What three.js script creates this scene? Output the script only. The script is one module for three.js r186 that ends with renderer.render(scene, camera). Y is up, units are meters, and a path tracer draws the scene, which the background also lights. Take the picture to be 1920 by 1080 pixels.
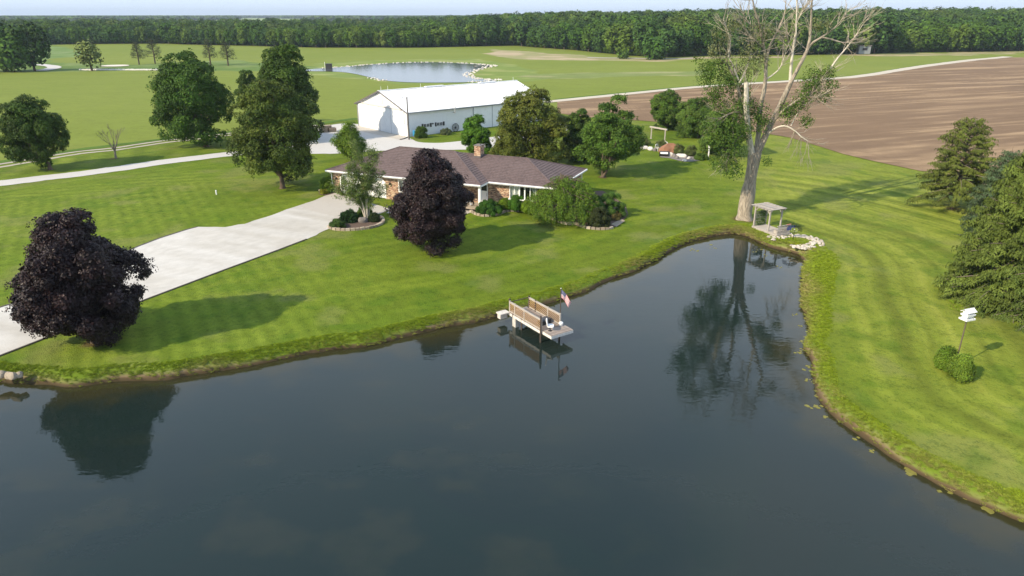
import * as THREE from 'three';
import { mergeGeometries } from 'three/addons/utils/BufferGeometryUtils.js';

// ---------------------------------------------------------------- camera, sky, sun, exposure
const V3 = THREE.Vector3, scene = new THREE.Scene();
const F = 1321.33, PITCH = 0.37099, EYE = new V3(0, 21, 0);
const camera = new THREE.PerspectiveCamera(2 * Math.atan(540 / F) * 180 / Math.PI, 16 / 9, 0.5, 60000);
camera.position.copy(EYE); camera.rotation.x = -PITCH; camera.updateMatrixWorld(true);
const renderer = new THREE.WebGLRenderer({ antialias: true });
renderer.toneMapping = THREE.LinearToneMapping;
renderer.toneMappingExposure = 1.53;
renderer.shadowMap.enabled = true;
const SUN = new V3(-0.69, 0.56, 0.47).normalize();
const sun = new THREE.DirectionalLight(0xffeed2, 4.5);
sun.position.copy(SUN).multiplyScalar(300).add(new V3(0, 0, -90)); sun.target.position.set(0, 0, -90);
sun.castShadow = true; sun.shadow.radius = 1;
sun.shadow.mapSize.set(4096, 4096);
Object.assign(sun.shadow.camera, { left: -170, right: 170, top: 170, bottom: -170, near: 1, far: 800 });
scene.add(sun, sun.target);

// ---------------------------------------------------------------- noise and random
function rng(seed) { let a = seed * 2654435761 >>> 0; return () => { a = a + 0x6D2B79F5 | 0; let t = Math.imul(a ^ a >>> 15, 1 | a); t = t + Math.imul(t ^ t >>> 7, 61 | t) ^ t; return ((t ^ t >>> 14) >>> 0) / 4294967296; }; }
const h2 = (x, y, s) => { let h = Math.imul(x, 374761393) + Math.imul(y, 668265263) + Math.imul(s, 974711) | 0; h = Math.imul(h ^ h >>> 13, 1274126177); return ((h ^ h >>> 16) >>> 0) / 4294967296; };
const mod = (a, n) => n ? ((a % n) + n) % n : a;
function vn(x, y, s = 0, px = 0, py = px) {
  const ix = Math.floor(x), iy = Math.floor(y); let fx = x - ix, fy = y - iy;
  fx = fx * fx * (3 - 2 * fx); fy = fy * fy * (3 - 2 * fy);
  const x0 = mod(ix, px), x1 = mod(ix + 1, px), y0 = mod(iy, py), y1 = mod(iy + 1, py);
  const a = h2(x0, y0, s), b = h2(x1, y0, s), c = h2(x0, y1, s), d = h2(x1, y1, s);
  return a + (b - a) * fx + (c - a) * fy + (a - b - c + d) * fx * fy;
}
function fbm(x, y, o = 4, s = 0, px = 0, py = px) { let v = 0, a = 0.5, t = 0; for (let i = 0; i < o; i++) { v += a * vn(x, y, s + i, px, py); t += a; a *= 0.5; x *= 2; y *= 2; px *= 2; py *= 2; } return v / t; }
const clamp = (x, a = 0, b = 1) => Math.min(b, Math.max(a, x));
const sm = (a, b, x) => { const t = clamp((x - a) / (b - a)); return t * t * (3 - 2 * t); };
const lerp = (a, b, t) => a + (b - a) * t;
const mix3 = (a, b, t) => [lerp(a[0], b[0], t), lerp(a[1], b[1], t), lerp(a[2], b[2], t)];
const mul3 = (a, k) => [a[0] * k, a[1] * k, a[2] * k];

// sky: a clear spring afternoon, pale at the horizon, a few thin high veils
{
  const W = 1024, Hh = 512, d = new Float32Array(W * Hh * 4);
  const stops = [[0, .57, .665, .775], [5, .60, .69, .80], [15, .68, .80, .96], [28, .57, .715, .93], [45, .28, .44, .68], [65, .17, .275, .48], [90, .11, .195, .38]];
  for (let j = 0; j < Hh; j++) for (let i = 0; i < W; i++) {
    const el = (j + .5) / Hh * 180 - 90, k = (j * W + i) * 4; let c = stops[0].slice(1);
    if (el > 0) for (let n = 0; n < stops.length - 1; n++) if (el >= stops[n][0] && el <= stops[n + 1][0]) c = mix3(stops[n].slice(1), stops[n + 1].slice(1), (el - stops[n][0]) / (stops[n + 1][0] - stops[n][0]));
    if (el > 0) { const v = sm(.40, .66, fbm(i / W * 12, el / 13, 4, 71, 12, 0)) * sm(4, 20, el) * sm(85, 55, el) * .8; c = mix3(c, [.74, .84, .97], v); }
    d[k] = c[0]; d[k + 1] = c[1]; d[k + 2] = c[2]; d[k + 3] = 1;
  }
  const t = new THREE.DataTexture(d, W, Hh, THREE.RGBAFormat, THREE.FloatType);
  t.mapping = THREE.EquirectangularReflectionMapping; t.magFilter = t.minFilter = THREE.LinearFilter; t.wrapS = THREE.RepeatWrapping; t.needsUpdate = true;
  scene.background = t; scene.environment = t;
}
scene.fog = new THREE.FogExp2(0xccdcf0, 0.0001);

// ---------------------------------------------------------------- naming
const used = {};
function numbered(n) { const k = used[n] = (used[n] ?? -1) + 1; return k ? n + '_' + String(k).padStart(3, '0') : n; }
function tag(o, label, category, group, kind) { if (label) o.userData.label = label; if (category) o.userData.category = category; if (group) o.userData.group = group; if (kind) o.userData.kind = kind; return o; }
function thing(name, label, category, p = [0, 0, 0], turn = 0, group) { const g = new THREE.Group(); g.name = numbered(name); g.position.set(...p); g.rotation.y = turn; scene.add(g); return tag(g, label, category, group); }
function mesh(name, geo, mat, parent, kind) { const m = new THREE.Mesh(Array.isArray(geo) ? merge(geo) : geo, mat); m.name = parent ? name : numbered(name); m.castShadow = m.receiveShadow = true; if (kind) m.userData.kind = kind; (parent || scene).add(m); return m; }
const struct = (name, geo, mat) => mesh(name, geo, mat, null, 'structure');

// ---------------------------------------------------------------- geometry helpers
function merge(gs) { return mergeGeometries(gs.map(g => { const q = g.index ? g.toNonIndexed() : g; if (!q.attributes.uv) q.setAttribute('uv', new THREE.BufferAttribute(new Float32Array(q.attributes.position.count * 2), 2)); if (!q.attributes.normal) q.computeVertexNormals(); for (const k of Object.keys(q.attributes)) if (!['position', 'normal', 'uv'].includes(k)) q.deleteAttribute(k); return q; })); }
function planar(g) { // uv in metres, across the axis that each face looks along most
  if (g.index) g = g.toNonIndexed(); g.computeVertexNormals();
  const p = g.attributes.position, n = g.attributes.normal, uv = new Float32Array(p.count * 2);
  for (let i = 0; i < p.count; i++) { const t = i - i % 3, ax = Math.abs(n.getX(t)), ay = Math.abs(n.getY(t)), az = Math.abs(n.getZ(t)); const [u, v] = ay > ax && ay > az ? [p.getX(i), p.getZ(i)] : ax > az ? [p.getZ(i), p.getY(i)] : [p.getX(i), p.getY(i)]; uv[2 * i] = u; uv[2 * i + 1] = v; }
  g.setAttribute('uv', new THREE.BufferAttribute(uv, 2)); return g;
}
function bx(w, h, d, x = 0, y = 0, z = 0, ry = 0, rx = 0, rz = 0) { const g = new THREE.BoxGeometry(w, h, d); if (rx) g.rotateX(rx); if (rz) g.rotateZ(rz); if (ry) g.rotateY(ry); g.translate(x, y, z); return g; }
function bar(a, b, w, h = w) { // box from a to b
  a = new V3(...a); b = new V3(...b); const d = b.clone().sub(a), L = d.length(); const g = new THREE.BoxGeometry(w, h, L);
  g.applyQuaternion(new THREE.Quaternion().setFromRotationMatrix(new THREE.Matrix4().lookAt(b, a, Math.abs(d.y) / L > .99 ? new V3(1, 0, 0) : new V3(0, 1, 0)))); g.translate((a.x + b.x) / 2, (a.y + b.y) / 2, (a.z + b.z) / 2); return g;
}
const cyl = (r0, r1, h, x, y, z, s = 12) => new THREE.CylinderGeometry(r1, r0, h, s).translate(x, y + h / 2, z);
const lathe = (pts, s = 20) => new THREE.LatheGeometry(pts.map(p => new THREE.Vector2(...p)), s);
function tri(verts, uvs, cols) { const g = new THREE.BufferGeometry(); g.setAttribute('position', new THREE.Float32BufferAttribute(verts, 3)); if (uvs) g.setAttribute('uv', new THREE.Float32BufferAttribute(uvs, 2)); if (cols) g.setAttribute('color', new THREE.Float32BufferAttribute(cols, 3)); g.computeVertexNormals(); return g; }
// tapered tube through points, uv in metres
function limb(pts, rad, sides = 7, wob = 0, seed = 1) {
  const P = pts.map(p => p.isVector3 ? p : new V3(...p)), pos = [], uv = [], idx = []; let len = 0;
  const up = new V3(), t = new V3(), n = new V3(), b = new V3(); let ref = new V3(1, 0, .3).normalize();
  for (let i = 0; i < P.length; i++) {
    t.copy(P[Math.min(i + 1, P.length - 1)]).sub(P[Math.max(i - 1, 0)]).normalize(); if (i) len += P[i].distanceTo(P[i - 1]);
    b.crossVectors(t, ref); if (b.lengthSq() < 1e-4) b.crossVectors(t, up.set(0, 0, 1)); b.normalize(); n.crossVectors(b, t).normalize(); ref = n.clone();
    const r = rad[i];
    for (let k = 0; k <= sides; k++) { const a = k / sides * 6.28319, w = 1 + wob * (vn(Math.cos(a) * 1.6 + 5, Math.sin(a) * 1.6 + len * .5, seed) - .5); pos.push(P[i].x + (b.x * Math.cos(a) + n.x * Math.sin(a)) * r * w, P[i].y + (b.y * Math.cos(a) + n.y * Math.sin(a)) * r * w, P[i].z + (b.z * Math.cos(a) + n.z * Math.sin(a)) * r * w); uv.push(k / sides * Math.max(1, Math.round(r * 6.28)), len); }
    if (i) for (let k = 0; k < sides; k++) { const A = (i - 1) * (sides + 1) + k, B = A + sides + 1; idx.push(A, A + 1, B, B, A + 1, B + 1); }
  }
  const g = new THREE.BufferGeometry(); g.setAttribute('position', new THREE.Float32BufferAttribute(pos, 3)); g.setAttribute('uv', new THREE.Float32BufferAttribute(uv, 2)); g.setIndex(idx); g.computeVertexNormals(); return g.toNonIndexed();
}
function curve(pts, n) { return new THREE.CatmullRomCurve3(pts.map(p => p.isVector3 ? p : new V3(...p)), false, 'centripetal').getPoints(n); }

// ---------------------------------------------------------------- textures
function tex(w, h, fn, rx = 1, ry = rx, srgb = true) { // fn(u, v, i, j) -> linear rgb (srgb true) or a value 0..1
  const d = new Uint8Array(w * h * 4), e = x => 255 * (x <= .0031308 ? 12.92 * x : 1.055 * Math.pow(x, 1 / 2.4) - .055);
  for (let j = 0; j < h; j++) for (let i = 0; i < w; i++) { const c = fn(i / w, j / h, i, j), k = (j * w + i) * 4; if (srgb) { for (let q = 0; q < 3; q++) d[k + q] = clamp(e(clamp(c[q])), 0, 255); } else d[k] = d[k + 1] = d[k + 2] = clamp(c) * 255; d[k + 3] = 255; }
  const t = new THREE.DataTexture(d, w, h); t.magFilter = THREE.LinearFilter; t.minFilter = THREE.LinearMipmapLinearFilter; t.generateMipmaps = true; t.wrapS = t.wrapT = THREE.RepeatWrapping; t.repeat.set(rx, ry); if (srgb) t.colorSpace = THREE.SRGBColorSpace; t.needsUpdate = true; return t;
}
const dull = (o) => new THREE.MeshPhysicalMaterial({ roughness: .95, metalness: 0, specularIntensity: .22, ...o, color: Array.isArray(o.color) ? new THREE.Color().setRGB(...o.color) : (o.color ?? 0xffffff) });
const std = (o) => new THREE.MeshStandardMaterial({ roughness: .8, metalness: 0, ...o, color: Array.isArray(o.color) ? new THREE.Color().setRGB(...o.color) : (o.color ?? 0xffffff) });
const phys = (o) => new THREE.MeshPhysicalMaterial({ roughness: .8, metalness: 0, ...o, color: Array.isArray(o.color) ? new THREE.Color().setRGB(...o.color) : (o.color ?? 0xffffff) });
const grain = (lo, hi, f, s, n = 256, o = 4) => tex(n, n, (u, v) => { const k = lo + (hi - lo) * fbm(u * f, v * f, o, s, f); return [k, k, k]; }, 1, 1, true);

// ---------------------------------------------------------------- pixels of the photograph -> places in the world
const CP = Math.cos(PITCH), SP = Math.sin(PITCH);
function ray(x, y) { const a = x - 960, b = 540 - y; return new V3(a, b * CP - F * SP, -b * SP - F * CP); }
const plan = (x, y, h) => { const r = ray(x, y); return EYE.clone().addScaledVector(r, (h - EYE.y) / r.y); };
function project(x, y, z) { const dy = y - 21, d = -z * CP - dy * SP, up = dy * CP - z * SP; return [960 + x * F / d, 540 - up * F / d, d]; }
const depthOf = p => -p.z * CP - (p.y - 21) * SP;

// pond outline
const shorePx = [[-260, 712], [-120, 706], [0, 711], [40, 714], [100, 722], [160, 724], [220, 721], [300, 712], [360, 704], [420, 695], [480, 685], [560, 668], [640, 657], [720, 642], [800, 625], [870, 608], [930, 594], [985, 580], [1060, 558], [1110, 541], [1160, 521], [1200, 504], [1240, 482], [1270, 464], [1310, 448], [1350, 441], [1385, 440], [1420, 451], [1450, 465], [1478, 473], [1500, 481], [1506, 520], [1508, 570], [1512, 620], [1520, 662], [1534, 720], [1548, 765], [1580, 796], [1620, 826], [1680, 866], [1740, 900], [1800, 930], [1860, 956], [1920, 980], [2060, 1040]];
const shoreCtl = shorePx.map(([x, y]) => plan(x, y, 0));
shoreCtl.push(new V3(34, 0, -16), new V3(42, 0, 4), new V3(20, 0, 24), new V3(-30, 0, 26), new V3(-70, 0, 0), new V3(-75, 0, -24));
const SHORE = (() => { const c = new THREE.CatmullRomCurve3(shoreCtl, true, 'centripetal'); const n = 620, raw = c.getPoints(n * 3), out = [raw[0]]; for (const p of raw) if (p.distanceTo(out[out.length - 1]) > .55 && p.distanceTo(out[0]) > .3) out.push(p); return out.map((p, i) => { const k = i * .55; return new V3(p.x + (fbm(k * .4, 3.1, 4, 5) - .5) * 1.0, 0, p.z + (fbm(k * .4, 9.7, 4, 6) - .5) * 1.2); }); })();
function inPoly(x, z, P) { let r = false; for (let i = 0, j = P.length - 1; i < P.length; j = i++) { const a = P[i], b = P[j]; if ((a.z > z) !== (b.z > z) && x < (b.x - a.x) * (z - a.z) / (b.z - a.z) + a.x) r = !r; } return r; }
const SH2 = SHORE.filter((p, i) => i % 3 === 0);
function shoreExact(x, z) {
  let m = 1e9;
  for (let i = 0, j = SH2.length - 1; i < SH2.length; j = i++) { const a = SH2[j], b = SH2[i], dx = b.x - a.x, dz = b.z - a.z, t = clamp(((x - a.x) * dx + (z - a.z) * dz) / (dx * dx + dz * dz)), ex = x - a.x - dx * t, ez = z - a.z - dz * t, q = ex * ex + ez * ez; if (q < m) m = q; }
  m = Math.sqrt(m); return inPoly(x, z, SH2) ? -m : m;
}
const SDG = { x0: -130, z0: -150, n: 241, m: 231 }; SDG.v = new Float32Array(SDG.n * SDG.m).map((_, i) => shoreExact(SDG.x0 + i % SDG.n, SDG.z0 + Math.floor(i / SDG.n)));
function shoreDist(x, z) { const u = x - SDG.x0, v = z - SDG.z0; if (u < 0 || v < 0 || u >= SDG.n - 1.001 || v >= SDG.m - 1.001) return 80; const i = Math.floor(u), j = Math.floor(v), a = u - i, b = v - j, k = j * SDG.n + i, q = SDG.v; return (q[k] * (1 - a) + q[k + 1] * a) * (1 - b) + (q[k + SDG.n] * (1 - a) + q[k + SDG.n + 1] * a) * b; }
// lie of the land
function H(x, z) {
  const D = Math.hypot(x, z); let h = .62 + .78 * sm(1, 42, shoreDist(x, z));
  const far = sm(150, 330, D);
  if (far > 0) h += far * ((fbm(x / 160 + 40, z / 110, 3, 21) - .5) * 2.4 - .1);
  h = lerp(h, 1.1, 1 - sm(78, 135, Math.hypot(x + 50, z + 275)));
  h += 5.5 * sm(-150, 330, x) * sm(-370, -760, z);
  if (D > 2500) h -= sm(2500, 14000, D) * 22;
  return h;
}
function at(x, y, off = 0) { let h = 1.4, p; for (let i = 0; i < 14; i++) { p = plan(x, Math.max(y, 34), h); const n = H(p.x, p.z) + off; if (Math.abs(n - h) < .002) break; h = lerp(h, n, p.z < -150 ? .6 : 1); } p.y = h; return p; }

// polygon -> sheet that follows the land, refined until no edge is longer than size(x, z)
function sheet(outer, holes, size, off, col, hFn = H) {
  const pts = [...outer, ...holes.flat()].map(p => [p.x, p.z]); const c2 = a => a.map(p => new THREE.Vector2(p.x, p.z));
  let T = THREE.ShapeUtils.triangulateShape(c2(outer), holes.map(c2));
  for (let pass = 0; pass < 22; pass++) {
    const mid = new Map(), N = []; let cut = false;
    const m = (a, b) => { const k = a < b ? a * 4194304 + b : b * 4194304 + a; let r = mid.get(k); if (r !== undefined) return r; const A = pts[a], B = pts[b], x = (A[0] + B[0]) / 2, z = (A[1] + B[1]) / 2; if (Math.hypot(A[0] - B[0], A[1] - B[1]) > size(x, z)) { r = pts.length; pts.push([x, z]); } else r = -1; mid.set(k, r); return r; };
    for (const [a, b, c] of T) {
      const ab = m(a, b), bc = m(b, c), ca = m(c, a), k = (ab >= 0) + (bc >= 0) + (ca >= 0); if (k) cut = true;
      if (k === 0) N.push([a, b, c]); else if (k === 3) N.push([a, ab, ca], [ab, b, bc], [ca, bc, c], [ab, bc, ca]);
      else { // turn so that the first edge is cut (one cut) or the last is not (two cuts)
        let q = [a, b, c, ab, bc, ca]; const rot = () => { q = [q[1], q[2], q[0], q[4], q[5], q[3]]; };
        if (k === 1) { while (q[3] < 0) rot(); N.push([q[0], q[3], q[2]], [q[3], q[1], q[2]]); } else { while (q[5] >= 0) rot(); N.push([q[3], q[1], q[4]], [q[0], q[3], q[4]], [q[0], q[4], q[2]]); }
      }
    }
    T = N; if (!cut) break;
  }
  const pos = new Float32Array(pts.length * 3), uv = new Float32Array(pts.length * 2), cl = col ? new Float32Array(pts.length * 3) : null;
  pts.forEach(([x, z], i) => { pos.set([x, hFn(x, z) + off, z], i * 3); uv.set([x, z], i * 2); if (cl) cl.set(col(x, z), i * 3); });
  const idx = []; for (const [a, b, c] of T) { const A = pts[a], B = pts[b], C = pts[c]; const s = (B[0] - A[0]) * (C[1] - A[1]) - (B[1] - A[1]) * (C[0] - A[0]); if (Math.abs(s) > 1e-9) s < 0 ? idx.push(a, b, c) : idx.push(a, c, b); }
  const g = new THREE.BufferGeometry(); g.setAttribute('position', new THREE.BufferAttribute(pos, 3)); g.setAttribute('uv', new THREE.BufferAttribute(uv, 2)); if (cl) g.setAttribute('color', new THREE.BufferAttribute(cl, 3)); g.setIndex(idx); g.computeVertexNormals(); return g;
}
const pxPoly = a => a.map(([x, y]) => at(x, y));
function dense(P, step) { const o = []; for (let i = 0; i < P.length; i++) { const a = P[i], b = P[(i + 1) % P.length], n = Math.max(1, Math.ceil(a.distanceTo(b) / step)); for (let k = 0; k < n; k++) o.push(a.clone().lerp(b, k / n)); } return o; }
function wobble(P, amp, f, s) { return P.map((p, i) => new V3(p.x + (fbm(p.x * f, p.z * f, 2, s) - .5) * amp, p.y, p.z + (fbm(p.x * f + 7, p.z * f, 2, s + 3) - .5) * amp)); }
function smooth(P, n, closed = true) { return new THREE.CatmullRomCurve3(P, closed, 'centripetal').getPoints(n); }
function strip(C, w0, w1) { const L = [], R = []; for (let i = 0; i < C.length; i++) { const a = C[Math.max(i - 1, 0)], b = C[Math.min(i + 1, C.length - 1)], d = new V3(b.x - a.x, 0, b.z - a.z).normalize(), w = lerp(w0, w1, i / (C.length - 1)) / 2; L.push(new V3(C[i].x + d.z * w, 0, C[i].z - d.x * w)); R.push(new V3(C[i].x - d.z * w, 0, C[i].z + d.x * w)); } return [...L, ...R.reverse()]; }

// ---------------------------------------------------------------- where the trees stand (pixel of the trunk's foot), for bare soil rings too
const FOOT = { mapleA: [178, 641], mapleB: [812, 467], greenA: [95, 318], bare: [218, 297], greenB: [387, 275], linden: [530, 353], young: [659, 302], split: [1130, 332], cotton: [1396, 411], spruceA: [1786, 391] };
const RINGS = Object.entries(FOOT).map(([k, p]) => [at(...p), k === 'cotton' ? 1.1 : k === 'mapleA' ? .75 : .6]);

// ---------------------------------------------------------------- outlines on the land
const lawnPx = [[-420, 372], [-200, 338], [-60, 318], [0, 307], [145, 284], [300, 265], [440, 249], [600, 233], [672, 224], [760, 214], [880, 206], [1000, 207], [1045, 213], [1120, 222], [1210, 227], [1270, 232], [1330, 238], [1400, 245], [1480, 258], [1530, 273], [1580, 289], [1640, 303], [1725, 321], [1800, 330], [1930, 344], [2100, 365], [2500, 420]];
const LAWN = dense([...lawnPx.map(p => at(...p)), new V3(110, 0, 10), new V3(90, 0, 70), new V3(-120, 0, 70), new V3(-130, 0, -20)], 3);
const LAWN_FLAT = LAWN.map(p => new V3(p.x, 0, p.z));
const edgePx = [[-400, 88], [0, 86], [92, 83], [300, 81], [345, 83], [400, 84], [600, 89], [760, 89], [960, 85], [1010, 89], [1080, 94], [1180, 104], [1240, 108], [1330, 103], [1480, 103], [1600, 101], [1700, 98], [1920, 95], [2300, 92]];
function edgeY(x) { for (let i = 1; i < edgePx.length; i++) if (x <= edgePx[i][0]) { const [a, b] = [edgePx[i - 1], edgePx[i]]; return lerp(a[1], b[1], (x - a[0]) / (b[0] - a[0])); } return 93; }
const EDGE = edgePx.map(p => at(...p));
const WOOD = [...EDGE, new V3(5000, 0, -1500), new V3(5000, 0, -9000), new V3(-5000, 0, -9000), new V3(-5000, 0, -1500)];
const inView = (x, z, mar = 140) => { if (z > -4) return false; const [px, , d] = project(x, 1, z); return d > 0 && px > -mar && px < 1920 + mar; };
const PATCH = [ // ground that is not crop: outline, colour
  [[[-200, 134], [0, 133.5], [145, 133], [300, 132], [440, 132], [590, 132], [590, 126], [500, 119], [440, 112], [330, 119], [250, 121], [100, 117], [-200, 110]], [.105, .165, .035]],
  [[[556, 136], [600, 119], [700, 113], [800, 110], [900, 112], [960, 119], [1000, 132], [1010, 150], [900, 160], [760, 160], [690, 152], [640, 147], [580, 142]], [.155, .21, .045]],
  [[[925, 92], [1060, 102], [1170, 109], [1190, 114], [1000, 112], [915, 104]], [.26, .25, .115]],
  [[[980, 139], [1150, 136], [1340, 131], [1340, 141], [1150, 146], [1000, 149]], [.165, .205, .06]],
  [[[1100, 107], [1240, 109], [1340, 106], [1480, 106], [1480, 109], [1340, 110], [1240, 115], [1120, 112]], [.27, .25, .12]],
  [[[1560, 104], [1700, 100], [1920, 96], [2200, 94], [2200, 97], [1920, 100], [1700, 106]], [.25, .245, .105]],
  [[[92, 84], [180, 100], [120, 108], [60, 120], [-50, 120], [-50, 84]], [.12, .19, .05]],
].map(([a, c]) => [pxPoly(a), c]);
function groundCol(x, z) {
  const D = Math.hypot(x, z), n = fbm(x * .03, z * .03, 4, 31), m = fbm(x * .012, z * .05, 3, 35), s = fbm(x * .25, z * .9, 2, 37);
  if (D > 2300) { const f = fbm(x / 420, z / 900, 3, 41); return f > .56 ? mul3([.2, .26, .09], .8 + .5 * n) : mul3([.045, .075, .022], .7 + .6 * n); }
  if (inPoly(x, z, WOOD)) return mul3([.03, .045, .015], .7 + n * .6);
  let c = mix3([.142, .186, .024], [.182, .214, .040], clamp(n * .7 + m * .6 - .15)); c = mul3(c, .9 + .2 * s);
  const wx = x + (fbm(x * .06, z * .06, 2, 51) - .5) * 12, wz = z + (fbm(x * .06, z * .06, 2, 53) - .5) * 14;
  for (const [P, pc] of PATCH) if (inPoly(wx, wz, P)) { c = mul3(mix3(pc, [pc[0] * 1.5, pc[1] * 1.25, pc[2] * 1.8], sm(.45, .7, fbm(x * .09, z * .12, 3, 57))), .8 + .4 * s); }
  return c;
}
const LS = [at(333, 320), at(350, 353)]; const lsd = new V3(LS[1].z - LS[0].z, 0, -(LS[1].x - LS[0].x)).normalize();
function lawnCol(x, z) {
  const d = shoreDist(x, z), n1 = fbm(x * .35, z * .35, 3, 61), n2 = fbm(x * .09, z * .09, 3, 63), n3 = fbm(x * 1.4, z * 1.4, 2, 65);
  const wr = sm(18, 30, x + (z + 60) * .15), wl = 1 - sm(-40, -16, x - (z + 75) * .6);
  let c = mix3([.086, .142, .007], [.144, .188, .015], clamp(n1 * .5 + n2 * .8 - .15));
  c = mix3(c, mix3([.138, .188, .015], [.212, .244, .036], clamp(n1 * .4 + n2 * .7 - .02)), wr);
  c = mix3(c, mix3([.098, .158, .009], [.158, .208, .023], clamp(n1 * .5 + n2 * .8 - .15)), wl);
  // mower passes: round the pond on the right, across from lane to drive on the left, along the bank in front
  const wob = (fbm(x * .06, z * .06, 2, 67) - .5) * 3, band = (t, s) => sm(.25, .75, vn(t, .5, s)) * .6 + sm(.25, .75, vn(t * 2.3, 3.5, s + 1)) * .4 - .5, tri = t => { t -= Math.floor(t); return sm(.1, .3, t) - sm(.6, .8, t); };
  const a = (d + wob * .35) / 3.3, b = (x * lsd.x + z * lsd.z + wob * .3) / 1.25, e = (d + wob * .5) / 1.5;
  const st = wr * sm(2.2, 3.2, d) * sm(44, 28, d) * (band(d * 1.15 + wob * .25, 811) * .5 + (tri(a) - .45) * .08) + wl * (tri(b) - .45) * .26 * (.4 + n2 * 1.2) + (1 - wr) * (1 - wl) * (band(d * .95 + wob * .3 + x * .03, 813) * .26);
  c = mul3(c, 1 + st); c = mix3(c, [c[0] * 1.22, c[1] * 1.06, c[2] * 1.5], Math.max(0, st * 2.5));
  c = mul3(c, .84 + .32 * n3);
  c = mix3(c, [.19, .2, .06], sm(.56, .74, fbm(x * .3, z * .3, 4, 69)) * .5);                    // drier patches
  c = mix3(c, [.05, .12, .006], sm(.58, .72, fbm(x * .6 + 9, z * .6, 4, 73)) * .4);                 // rank clumps
  const q = Math.hypot(x - 17.5, (z + 67) * .8); c = mix3(c, [.18, .21, .085], sm(6.5, 1, q) * .5 * sm(.3, .6, n1));
  for (const [p, r] of RINGS) { const k = Math.hypot(x - p.x, z - p.z) + (n3 - .5) * .7; if (k < r * 1.3) c = mix3(c, [.11, .065, .035], sm(r * 1.3, r * .7, k) * .85); }
  return c;
}

// ---------------------------------------------------------------- ground sheets
const grassTex = tex(1024, 1024, (u, v) => { const a = fbm(u * 96, v * 96, 3, 81, 96), b = fbm(u * 34, v * 34, 3, 83, 34), e = fbm(u * 15, v * 15, 2, 85, 15), k = .26 + .62 * a + .56 * b + .26 * e; return [k * (.9 + .2 * b), k, k * (.7 + .6 * a)]; }, 1 / 7, 1 / 7);
const cropTex = tex(512, 512, (u, v) => { const a = fbm(u * 48, v * 48, 3, 91, 48), b = fbm(u * 12, v * 30, 3, 93, 12, 30), k = .72 + .36 * a + .2 * b; return [k, k, k * .96]; }, 1 / 24, 1 / 24);
const soilTex = tex(1024, 1024, (u, v) => { const a = fbm(u * 120, v * 120, 3, 101, 120), b = fbm(u * 40, v * 40, 3, 103, 40), k = .66 + .45 * a + .25 * b + (a > .72 ? .35 : 0); return [k, k, k]; }, 1 / 14, 1 / 14);
const gravelTex = tex(1024, 1024, (u, v) => { const a = fbm(u * 150, v * 150, 2, 111, 150), b = fbm(u * 14, v * 14, 4, 113, 14), k = .80 + .26 * a + .12 * b; return [k, k * .992, k * .975]; }, 1 / 6, 1 / 6);
const grassBump = tex(512, 512, (u, v) => fbm(u * 90, v * 90, 3, 87, 90), 1 / 4, 1 / 4, false);
const M = {
  lawn: dull({ vertexColors: true, map: grassTex, roughness: .95, bumpMap: grassBump, bumpScale: .05 }),
  crop: dull({ vertexColors: true, map: cropTex, roughness: .95 }),
  soil: dull({ vertexColors: true, map: soilTex, roughness: 1, bumpMap: soilTex, bumpScale: .08 }),
  drive: dull({ vertexColors: true, map: gravelTex }),
  gravel: dull({ color: [.50, .485, .46], map: gravelTex, roughness: .95 }),
  concrete: std({ color: [.42, .39, .345], map: gravelTex, roughness: .9 }),
  bank: dull({ vertexColors: true, map: soilTex, roughness: .95 }),
};
const LV = (x, z) => { const D = Math.hypot(x, z); return inView(x, z) ? (D < 60 ? .6 : D < 95 ? .9 : 1.5) : 6; };
const ring = R => Array.from({ length: 96 }, (_, i) => new V3(Math.sin(i / 96 * 6.28319) * R, 0, -Math.cos(i / 96 * 6.28319) * R)), RINGS_R = [240, 340, 480, 680, 960, 1400, 2300, 5000, 12000, 26000];
const gSize = (x, z) => { const D = Math.hypot(x, z); return Math.max(2.2, D * (inView(x, z, 60) && D < 2300 ? .0085 : .08)); };
struct('ground', mergeGeometries(RINGS_R.map((R, k) => sheet(ring(R), [k ? ring(RINGS_R[k - 1]) : LAWN_FLAT], gSize, 0, groundCol))), M.crop);

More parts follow.
